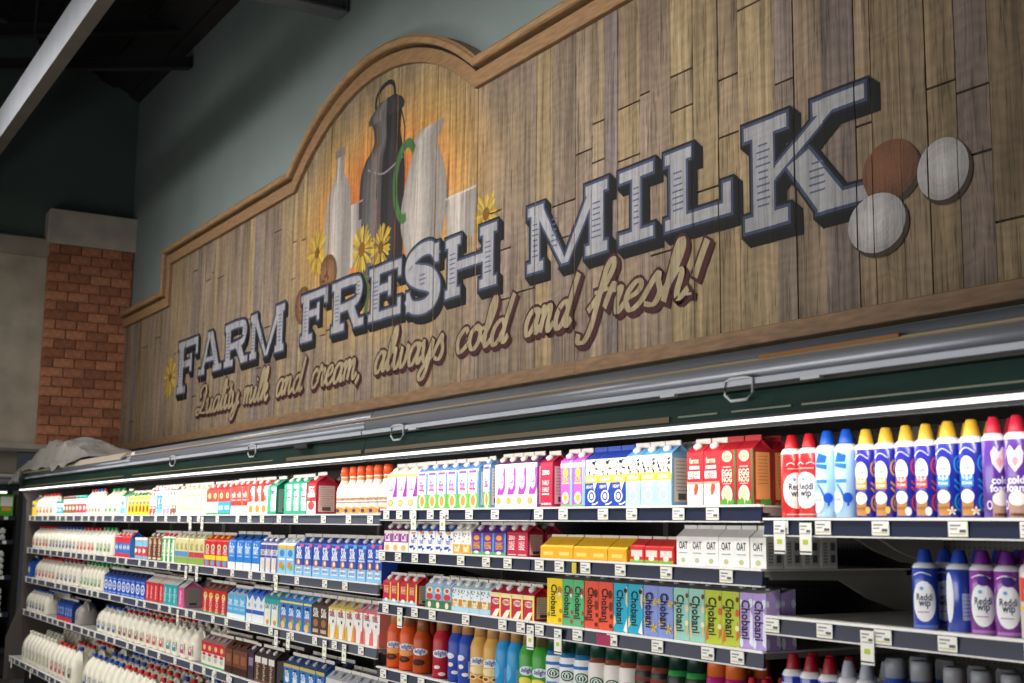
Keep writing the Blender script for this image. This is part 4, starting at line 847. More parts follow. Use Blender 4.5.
can('reddi', '#d62c2e', '#efe6e4', '#c41f28', [e_(.5, .43, .50, .28, '#f2eeea'), T('Reddi', .5, .49, .54, '#23304e', 0, 1.3), T('wip', .5, .37, .40, '#23304e', 0, 1.3), e_(.42, .60, .06, .025, '#5aa4dc'), ('s', [(.15, .82), (.3, .86), (.45, .83)], .03, '#f2e2de'), ('s', [(.55, .83), (.7, .86), (.85, .83)], .03, '#f2e2de'), r_(.2, .76, .8, .775, '#e8b0aa'), r_(.15, .05, .85, .07, '#e8a8a0')], -66)
SC_C['reddi2'] = dict(SC_C['reddi'], angle=-20)
can('bluewhite', '#a8cfec', '#eef0f2', '#1a56c4', [('g', [(.15, .82), (.55, .82), (.6, .92), (.3, .97)], '#1f62cc'), ('g', [(.15, .76), (.58, .72), (.6, .79), (.15, .81)], '#2a70d4'), e_(.32, .64, .19, .07, '#f2efe6'), r_(.18, .52, .58, .57, '#3a86dc'), ('s', [(.25, .50), (.40, .42), (.5, .32)], .05, '#2468cc'), e_(.62, .30, .15, .075, '#1c50c0'), r_(.6, .18, .66, .26, '#1c50c0'), e_(.22, .24, .26, .16, '#e6ecf2'), T('Reddi', .26, .28, .3, '#8ca0b8')], -25)
can('foam', '#5b3596', '#eeeaf0', '#cf2740', [('g', [(.5, .58), (.28, .70), (.24, .84), (.36, .92), (.5, .84), (.64, .92), (.76, .84), (.72, .70)], '#f0d8e8'), ('g', [(.5, .62), (.33, .72), (.30, .83), (.38, .88), (.5, .80), (.62, .88), (.70, .83), (.67, .72)], '#f0c4cc'), ('g', [(.5, .65), (.38, .73), (.5, .78), (.62, .73)], '#e8909c'), T('cold', .5, .485, .5, '#f4f0f8', 0, 1.15), T('foam', .5, .385, .62, '#f4f0f8', 0, 1.1), r_(.25, .0, .78, .24, '#a88878'), e_(.52, .25, .27, .09, '#ece2dc'), r_(.3, .03, .7, .07, '#5a3a30'), ('o', .16, .17, .09, .06, .35, '#dcd0ec')], -58)
SC_C['foam2'] = dict(SC_C['foam'], angle=-24)
rw = lambda c: [e_(.46, .46, .38, .33, '#e4e6ea'), T('Reddi', .47, .53, .50, '#22304c', 0, 1.3), T('wip', .47, .42, .36, '#22304c', 0, 1.3), e_(.4, .67, .06, .03, '#5aa4dc'), r_(.25, .28, .6, .295, '#b46a80'), r_(.1, .03, .9, .08, c), ('s', [(.15, .88), (.4, .93), (.7, .88)], .03, '#dfe2ee')]
can('rwblue', '#2743a4', '#dfe2e8', '#1c3c9c', rw('#5a74c4'), -38); can('rwpurple', '#7a2f8e', '#dedbe6', '#5a1f74', rw('#a872b8') + [e_(.5, .84, .18, .08, '#3f2a78')], -38)
can('rwblueback', '#2743a4', '#dfe2e8', '#1c3c9c', [e_(.15, .55, .16, .4, '#dfe3ec'), r_(.55, .2, .9, .62, '#a8b4d4')] + [r_(.58, .56-.06*i, .87, .575-.06*i, '#5a689a') for i in range(6)] + [e_(.95, .8, .12, .14, '#dfe3ec')], -38)
can('fruitcan', '#dcd2cc', '#dedbe6', '#c83038', [r_(0, .55, 1, .9, '#d8483c'), r_(0, .42, 1, .48, '#e8c23c'), e_(.4, .7, .2, .1, '#f0e8e4'), e_(.4, .2, .2, .16, '#2f3f7a')], -40)
can('redcone', '#6a1c24', '#5a2024', '#a81f2a', []); can('rconebl', '#2038a8', '#e4e4ea', '#8f1626', [r_(0, .88, 1, .9, '#e0e2ea')]); can('gconebl', '#c8ccd8', '#dfe0e6', '#9aa0ac', [r_(0, .6, 1, .9, '#3a4ca8')])
can('bigblue', '#1f3f8c', '#24488f', '#8b8f98', spots(16, 9, 0, .7, 1, .9, '#c8d4e8', .03)); can('bigorange', '#b8542a', '#a84a28', '#8d9098', [r_(0, .6, 1, .8, '#e0d8d0')])
W_ = '#ece4de'
idl = lambda extra: [e_(.5, .66, .34, .11, '#dfe4f0'), T('delight', .5, .66, .5, '#3a4a8c')] + extra
can('idorange', '#d8571f', '#c44a1c', '#a8764a', idl([e_(.5, .50, .36, .09, '#e8a060'), e_(.42, .32, .26, .09, '#4a2418'), e_(.42, .34, .12, .04, '#6e3a24')]), -40); can('idorange2', '#b84a1e', '#a03c18', '#8a5a38', idl([e_(.45, .34, .28, .1, '#3c2018')]), -40)
can('idred', '#b0182c', '#98142a', '#9c6c44', idl([e_(.4, .3, .14, .05, '#e8dcdc'), e_(.6, .12, .14, .05, '#e8dcdc')]), -40)
can('idblue', '#2044a8', '#1c3c98', '#a8784a', [e_(.3, .45, .14, .06, '#e6dfd0'), e_(.5, .25, .14, .05, '#e6dfd0'), r_(.62, .15, .9, .6, '#a8b4dc')] + [r_(.65, .55-.06*i, .87, .565-.06*i, '#4a5a9c') for i in range(7)] + [e_(.28, .68, .2, .08, '#d8dff0')], -40)
can('idgold', '#d0a050', '#c89a60', '#b88a54', idl([e_(.5, .44, .4, .1, '#ecd6a4'), e_(.3, .26, .2, .07, '#e8c890'), e_(.3, .26, .12, .04, '#7a3c20'), e_(.7, .26, .2, .07, '#e8c890'), e_(.7, .26, .12, .04, '#7a3c20'), r_(.2, .55, .8, .59, '#f0e4c8')]), -40)
can('idcyan', '#2590cc', '#2088c0', '#a87c50', [e_(.2, .55, .2, .2, '#5cb0dc'), r_(.58, .1, .88, .62, '#90a8d0')] + [r_(.61, .57-.06*i, .85, .585-.06*i, '#4a6a9c') for i in range(8)] + [e_(.35, .12, .2, .06, '#e0b060')], -40)
can('idgreen', '#3c9a34', '#3a8a34', '#7a6a3c', idl([r_(.1, .0, .9, .3, '#d8a02c'), e_(.4, .42, .28, .09, '#e6d84c'), e_(.65, .2, .16, .06, '#e86a2c')]), -40)
def siren(v): return [e_(.46, v, .26, .115, '#1f5a44'), ('o', .46, v, .2, .088, .2, '#dfe8e2'), ('g', [(.40, v-.06), (.52, v-.06), (.55, v+.02), (.46, v+.07), (.37, v+.02)], '#dfe8e2'), r_(.43, v-.05, .49, v+.03, '#1f5a44'), ('s', [(.33, v-.05), (.29, v), (.34, v+.04)], .03, '#dfe8e2'), ('s', [(.59, v-.05), (.63, v), (.58, v+.04)], .03, '#dfe8e2')]
can('sbwhite', '#e3e4e6', '#1f6a9c', '#103a2e', [r_(0, .86, 1, .93, '#2a72c0')] + siren(.68) + [r_(.15, .45, .6, .5, '#5a90c8'), r_(.15, .38, .5, .4, '#8ca0b0')], -40)
can('sbbeige', '#e2ddd8', '#7c3c2c', '#103a2e', [('g', [(.0, 0), (1, 0), (1, .3), (.6, .5), (.0, .2)], '#b88460'), e_(.3, .3, .2, .12, '#e8c8a4')] + siren(.66), -40)
can('sbdark', '#1b2624', '#7c3c2c', '#0f2a24', [r_(0, .86, 1, .95, '#7c3a30')] + siren(.6), -40); can('sbgreen', '#1b2a26', '#2a8a3c', '#0f2e26', siren(.55), -40)
can('sbpink', '#b01c74', '#a81c70', '#c8642c', [r_(0, .5, 1, .6, '#d83a84'), e_(.5, .3, .3, .12, '#f0d8e0')], -40)
# jugs: label colour, cap colours
JUG = {'jugred': ('#c8404a', ['#c8242c']), 'jugblue': ('#4a5f9c', ['#2a4fb0']), 'jugmix': ('#b8606c', ['#c8242c', '#2a4fb0']), 'juggreen': ('#3f9a5a', ['#2f9a4c']), 'jugdim': ('#6a5f9c', ['#8a5a5c']), 'jugbrown': ('#8a4a44', ['#b03038']),
       'jugteal': ('#3f8a94', ['#c0a8a8']), 'jugmag': ('#b04a80', ['#c0a8a8']), 'jugplain': ('#c4ccb0', ['#d8d8c8']), 'shadedjug': ('#8a8482', ['#8a8482']), 'jugbig': ('#3c4660', ['#2a4fb0'])}
TUBC = {'tealtub': ('#eceee8', '#2aa0a8', '#4cb0c4'), 'browntub': ('#ece4d8', '#7c5a48', '#8c5a3c'), 'redteal': ('#eceae4', '#2aa08c', '#c84450'), 'bluelow': ('#7cc0e0', '#eceae6', '#d0404c')}

# ------------------------------------------------------------------ product shapes (front faces -y, base at z = 0)
def gable_parts(w, H, s):
    d = w; c = lin(s['body']); cs = lin(s['side']); cr = lin(s['roof']); seal = min(.016, H*.09); rise = w*.36; sh = H-seal-rise
    m = MB(); x, y = w/2, d/2; e = .0015
    m.face([(-x, -y, 0), (x, -y, 0), (x, -y, sh), (-x, -y, sh)], c); m.face([(x, y, 0), (-x, y, 0), (-x, y, sh), (x, y, sh)], c)
    m.face([(x, -y, 0), (x, y, 0), (x, y, sh), (x, -y, sh)], cs); m.face([(-x, y, 0), (-x, -y, 0), (-x, -y, sh), (-x, y, sh)], cs)
    m.face([(-x, y, 0), (x, y, 0), (x, -y, 0), (-x, -y, 0)], c); zt = sh+rise
    m.face([(-x, -y, sh), (x, -y, sh), (x, -.002, zt), (-x, -.002, zt)], cr); m.face([(x, y, sh), (-x, y, sh), (-x, .002, zt), (x, .002, zt)], cr)
    for q in (-1, 1):
        k = (q*(x-w*.16), 0, sh+rise*.62)   # folded-in gusset
        m.face([(q*x, -y, sh), k, (q*x, -.002, zt)], cs); m.face([(q*x, y, sh), (q*x, .002, zt), k], cs); m.face([(q*x, -y, sh), (q*x, y, sh), k], cs)
    parts = []
    t = MB(); t.box(-x+e, -.0022, zt-.001, x-e, .0022, H, lin(s['roof'] if s['cap'] is None and H > .1 else '#cfc9c2')); parts.append(('top_seal', t, M_carton))
    if s['cap']:
        t = MB(); r = min(.0145, w*.2); rr = r*.93; cc = lin(s['cap']); t.lathe([(0, r, cc), (.009, r, cc), (.012, rr, cc)], 12)
        a = math.atan2(rise, y); cz, cy = sh+rise*.5+.001, -y*.5-.001
        ca, sa = math.cos(a), math.sin(a)
        t.v = [(p[0], cy+p[1]*ca-p[2]*sa, cz+p[1]*sa+p[2]*ca) for p in t.v]; parts.append(('cap', t, M_plastic))
    lm = label_mesh(s['front'], w, sh, lambda u, v, o: ((u-.5)*w, -y-o, v*sh), False)
    if s['sp']:
        l2 = label_mesh(s['sp'], d, sh, lambda u, v, o: (x+o, (u-.5)*d, v*sh), False); n0 = len(lm.v)
        lm.v += l2.v; lm.f += [tuple(i+n0 for i in f) for f in l2.f]; lm.c += l2.c; lm.sm += l2.sm
    parts.append(('printed_label', lm, M_label))
    return m, M_carton, parts
def flat_parts(w, H, s):
    d = w; x, y = w/2, d/2; c = lin(s['body']); m = MB(); sh = H-.014
    m.face([(-x, -y, 0), (x, -y, 0), (x, -y, sh), (-x, -y, sh)], c); m.face([(x, y, 0), (-x, y, 0), (-x, y, sh+.012), (x, y, sh+.012)], c)
    m.face([(x, -y, 0), (x, y, 0), (x, y, sh+.012), (x, -y, sh)], c); m.face([(-x, y, 0), (-x, -y, 0), (-x, -y, sh), (-x, y, sh+.012)], c); m.face([(-x, y, 0), (x, y, 0), (x, -y, 0), (-x, -y, 0)], c)
    m.face([(-x, -y, sh), (x, -y, sh), (x, y, sh+.012), (-x, y, sh+.012)], lin(s['roof']))
    t = MB(); r = w*.17; t.lathe([(0, r, lin('#8f9094')), (.006, r, lin('#8f9094'))], 12, 0, y*.35); t.v = [(p[0], p[1], p[2]+sh+.008) for p in t.v]
    lm = label_mesh(s['front'], w, sh, lambda u, v, o: ((u-.5)*w, -y-o, v*sh), False); l2 = label_mesh(s['sp'], d, sh, lambda u, v, o: (x+o, (u-.5)*d, v*sh), False); n0 = len(lm.v)
    lm.v += l2.v; lm.f += [tuple(i+n0 for i in f) for f in l2.f]; lm.c += l2.c; lm.sm += l2.sm
    return m, M_carton, [('cap', t, M_plastic), ('printed_label', lm, M_label)]
def jug_parts(w, H, key):
    lab, caps = JUG[key]; c = lin('#ebe7d6' if key != 'shadedjug' else '#a09a96'); m = MB(); hw = w/2  # the jug standing in shadow has that shade put into its grey colours
    m.lathe([(0, hw*.93, c), (H*.03, hw, c), (H*.50, hw, c), (H*.62, hw*.93, c), (H*.74, hw*.70, c), (H*.84, hw*.42, c), (H*.88, hw*.26, c), (H*.93, hw*.25, c)], 16, sq=4.2)
    parts = []
    t = MB(); cc = lin(caps[0]); t.lathe([(H*.90, hw*.29, cc), (H*.985, hw*.29, cc), (H, hw*.25, cc)], 12); parts.append(('cap', t, M_plastic))
    t = MB(); t.tube([(hw*.32, hw*.0, H*.84), (hw*.62, 0, H*.83), (hw*.86, 0, H*.71), (hw*.87, 0, H*.60), (hw*.80, 0, H*.50)], hw*.11, c, 6); parts.append(('handle', t, M_jug))
    f = [('r', .18, .12, .82, .46, '#dedccb'), ('r', .26, .14, .74, .34, lab), ('r', .30, .37, .70, .40, lab), ('e', .5, .29, .14, .04, '#e6e2d6')] if key != 'shadedjug' else [('r', .3, .2, .7, .4, '#8d8884')]
    parts.append(('printed_label', label_mesh(f, w, H, lambda u, v, o: ((u-.5)*w, -hw-o, v*H), False), M_label))
    return m, M_jug, parts
def tub_parts(w, H, key):
    a, lid, lab = TUBC[key]; m = MB(); r = w*.46; c = lin(a)
    m.lathe([(0, r*.88, c), (H*.05, r*.92, c), (H*.80, r, c), (H*.86, r*.98, c)], 16)
    t = MB(); t.lathe([(H*.84, r*1.03, lin(lid)), (H*.98, r*1.03, lin(lid)), (H, r*.95, lin(lid))], 16)
    lm = label_mesh([('r', .1, .15, .9, .65, lab), ('e', .5, .42, .22, .12, '#efe9dd')], w, H, lambda u, v, o: ((r*.97+o)*math.sin((u-.5)*math.pi), -(r*.97+o)*math.cos((u-.5)*math.pi), v*H*.9), True)
    return m, M_plastic, [('lid', t, M_plastic), ('printed_label', lm, M_label)]
def can_parts(w, H, key, kind):
    s = SC_C[key]; r = w*.485; B, Cc, K_ = lin(s['body']), lin(s['collar']), lin(s['cap']); m = MB(); parts = []; t = MB()
    if kind == 'can':
        bh = H*.765
        m.lathe([(0, r*.93, lin('#b8b8bc')), (H*.012, r, B), (bh, r, Cc), (bh+H*.03, r*.93, Cc), (bh+H*.06, r*.78, Cc), (bh+H*.072, r*.60, Cc)], 24)
        z = bh+H*.06; t.lathe([(z, r*.64, K_), (z+H*.02, r*.64, K_), (z+H*.09, r*.54, K_), (H*.985, r*.40, K_), (H, r*.34, K_)], 16)
    elif kind == 'creamer':
        bh = H*.46; bd = lin('#cf8a34' if key == 'gold' else '#d87a34')
        m.lathe([(0, r*.9, B), (H*.02, r, B), (bh, r, B), (H*.56, r*.88, B), (H*.66, r*.58, B), (H*.71, r*.53, bd), (H*.77, r*.53, B), (H*.80, r*.52, B)], 20)
        t.lathe([(H*.80, r*.58, K_), (H*.96, r*.54, K_), (H, r*.46, K_)], 16)
    elif kind == 'tall':
        bh = H*.62
        m.lathe([(0, r*.92, B), (H*.02, r, B), (bh, r, B), (H*.70, r*.88, B), (H*.78, r*.66, Cc), (H*.82, r*.62, Cc)], 20)
        t.lathe([(H*.79, r*.68, K_), (H*.985, r*.60, K_), (H, r*.54, K_)], 16)
    elif kind == 'sbux':
        bh = H*.66
        m.lathe([(0, r*.92, B), (H*.02, r, B), (bh, r, B), (H*.70, r*.92, Cc), (H*.78, r*.84, Cc)], 20)
        t.lathe([(H*.77, r*.86, K_), (H*.985, r*.80, K_), (H, r*.72, K_)], 16)
    else:
        bh = H*.62
        m.lathe([(0, r*.92, B), (H*.02, r, B), (bh, r, B), (H*.74, r*.86, B), (H*.80, r*.62, Cc), (H*.84, r*.60, Cc)], 20)
        t.lathe([(H*.82, r*.66, K_), (H*.97, r*.64, K_), (H, r*.55, K_)], 16)
    parts.append(('cap', t, M_plastic)); A = math.radians(s['angle'])
    lm = label_mesh(s['front'], math.pi*r*.8, bh, lambda u, v, o: ((r+o)*math.sin((u-.5)*math.pi*.8-A), -(r+o)*math.cos((u-.5)*math.pi*.8-A), v*bh), True)
    if s['front']: parts.append(('printed_label', lm, M_label))
    return m, M_can if kind == 'can' else M_plastic, parts
for key, band in (('orcreamer', None),):
    SC_C[key] = dict(body='#ddd2c6', collar='#ddd2c6', cap='#e0552a', front=S['orcreamer']['front'], angle=-20)
NUMW = ['zero', 'one', 'two', 'three', 'four', 'five', 'six', 'seven', 'eight', 'nine', 'ten', 'eleven', 'twelve', 'thirteen', 'fourteen', 'fifteen', 'sixteen', 'seventeen', 'eighteen']
ORD = ['zeroth', 'first', 'second', 'third', 'fourth', 'fifth', 'sixth', 'seventh', 'eighth', 'ninth', 'tenth', 'eleventh', 'twelfth', 'thirteenth', 'fourteenth', 'fifteenth', 'sixteenth', 'seventeenth', 'eighteenth']
KIND = {'gable': ('milk_carton', 'carton'), 'flat': ('creamer_carton', 'carton'), 'jug': ('milk_jug', 'milk jug'), 'bigjug': ('milk_jug', 'milk jug'), 'tub': ('dairy_tub', 'tub'),
        'can': ('spray_can', 'spray can'), 'creamer': ('creamer_bottle', 'bottle'), 'tall': ('creamer_bottle', 'bottle'), 'sbux': ('coffee_bottle', 'bottle'), 'round': ('drink_bottle', 'bottle')}
def plural(d):
    for a in ('carton', 'bottle', 'can', 'jug', 'tub'):
        ws = d.split(' ')
        for i, w_ in enumerate(ws):
            if w_.strip(',') == a: ws[i] = w_.replace(a, a+'s'); return ' '.join(ws)
    return d
def inst(name, me, loc, rz, parts, label, cat, grp):
    o = link(name, me, None, loc, rz); tag(o, label, cat, grp)
    for nm, pm in parts: link(nm, pm, o)
    return o
def run(shelf_, x0, x1, n, kind, style, H, rows, desc, zs, yf, place):
    sp = (x1-x0)/n
    lim = {'gable': .122, 'flat': .122, 'jug': .15, 'bigjug': .17, 'tub': .12}.get(kind, .105)
    tgt = {'gable': .102, 'jug': .142, 'tub': .115}.get(kind)
    if sp > lim*1.12 and tgt and n > 1: n = max(1, round((x1-x0)/tgt)); sp = (x1-x0)/n
    w = min(sp*.975, lim); left = (n == 1 and sp > w*1.1)
    if kind in ('can', 'tall', 'sbux', 'round', 'creamer', 'tub'): w = min(sp*.97, .075 if kind == 'can' else .09)
    if kind == 'gable': m, mt_, parts = gable_parts(w, H, S[style])
    elif kind == 'flat': m, mt_, parts = flat_parts(w, H, S[style])
    elif kind in ('jug', 'bigjug'): m, mt_, parts = jug_parts(w, H, style)
    elif kind == 'tub': m, mt_, parts = tub_parts(w, H, style)
    else: m, mt_, parts = can_parts(w, H, style, kind)
    name, cat = KIND[kind]
    if kind == 'gable' and H < .14: name = 'small_carton'
    me = m.mesh(name); me.materials.append(mt_); pm = []
    for nm, b, mm in parts:
        q = b.mesh(nm); q.materials.append(mm); pm.append((nm, q))
    alt = None
    if kind == 'jug' and len(JUG[style][1]) > 1:
        q = pm[0][1].copy(); c = lin(JUG[style][1][1])
        for k in range(len(q.attributes['Col'].data)): q.attributes['Col'].data[k].color = c
        alt = [('cap', q)]+pm[1:]
    dy = w+.006 if kind not in ('can', 'tall', 'sbux', 'creamer', 'round') else w+.008
    ymax = 3.09; rows = min(rows, max(1, int((ymax-yf)/dy)))
    grp = plural(desc)+' on the '+place.replace(',', '')
    for r in range(rows):
        for i in range(n):
            x = x0+sp*(i+.5) if not left else x0+w*.5+.004
            if r and style in ('jugplain',) and i > 4: continue
            if r == 0: lab = (ORD[i+1]+' from left of '+NUMW[n]+' '+plural(desc)+', '+place) if n > 1 else desc+', front row, '+place
            else: lab = desc+', '+ORD[r+1]+' row, '+(ORD[i+1]+' from left, ' if n > 1 else '')+place
            px = pm if (alt is None or (i*5+r*3) % 4 < 2) else alt
            if r and not (i == n-1): px = [p for p in px if p[0] != 'printed_label']
            jx = 0 if kind in ('gable', 'flat') else R.uniform(-.001, .001)
            y = yf+w/2+r*dy+(R.uniform(0, .004) if kind != 'flat' else 0)
            rz = math.radians(R.uniform(-.5, .5)) if kind in ('gable', 'flat') else 0
            inst(name, me, (x+jx, y, zs+.0003), rz, px, lab, cat, grp)
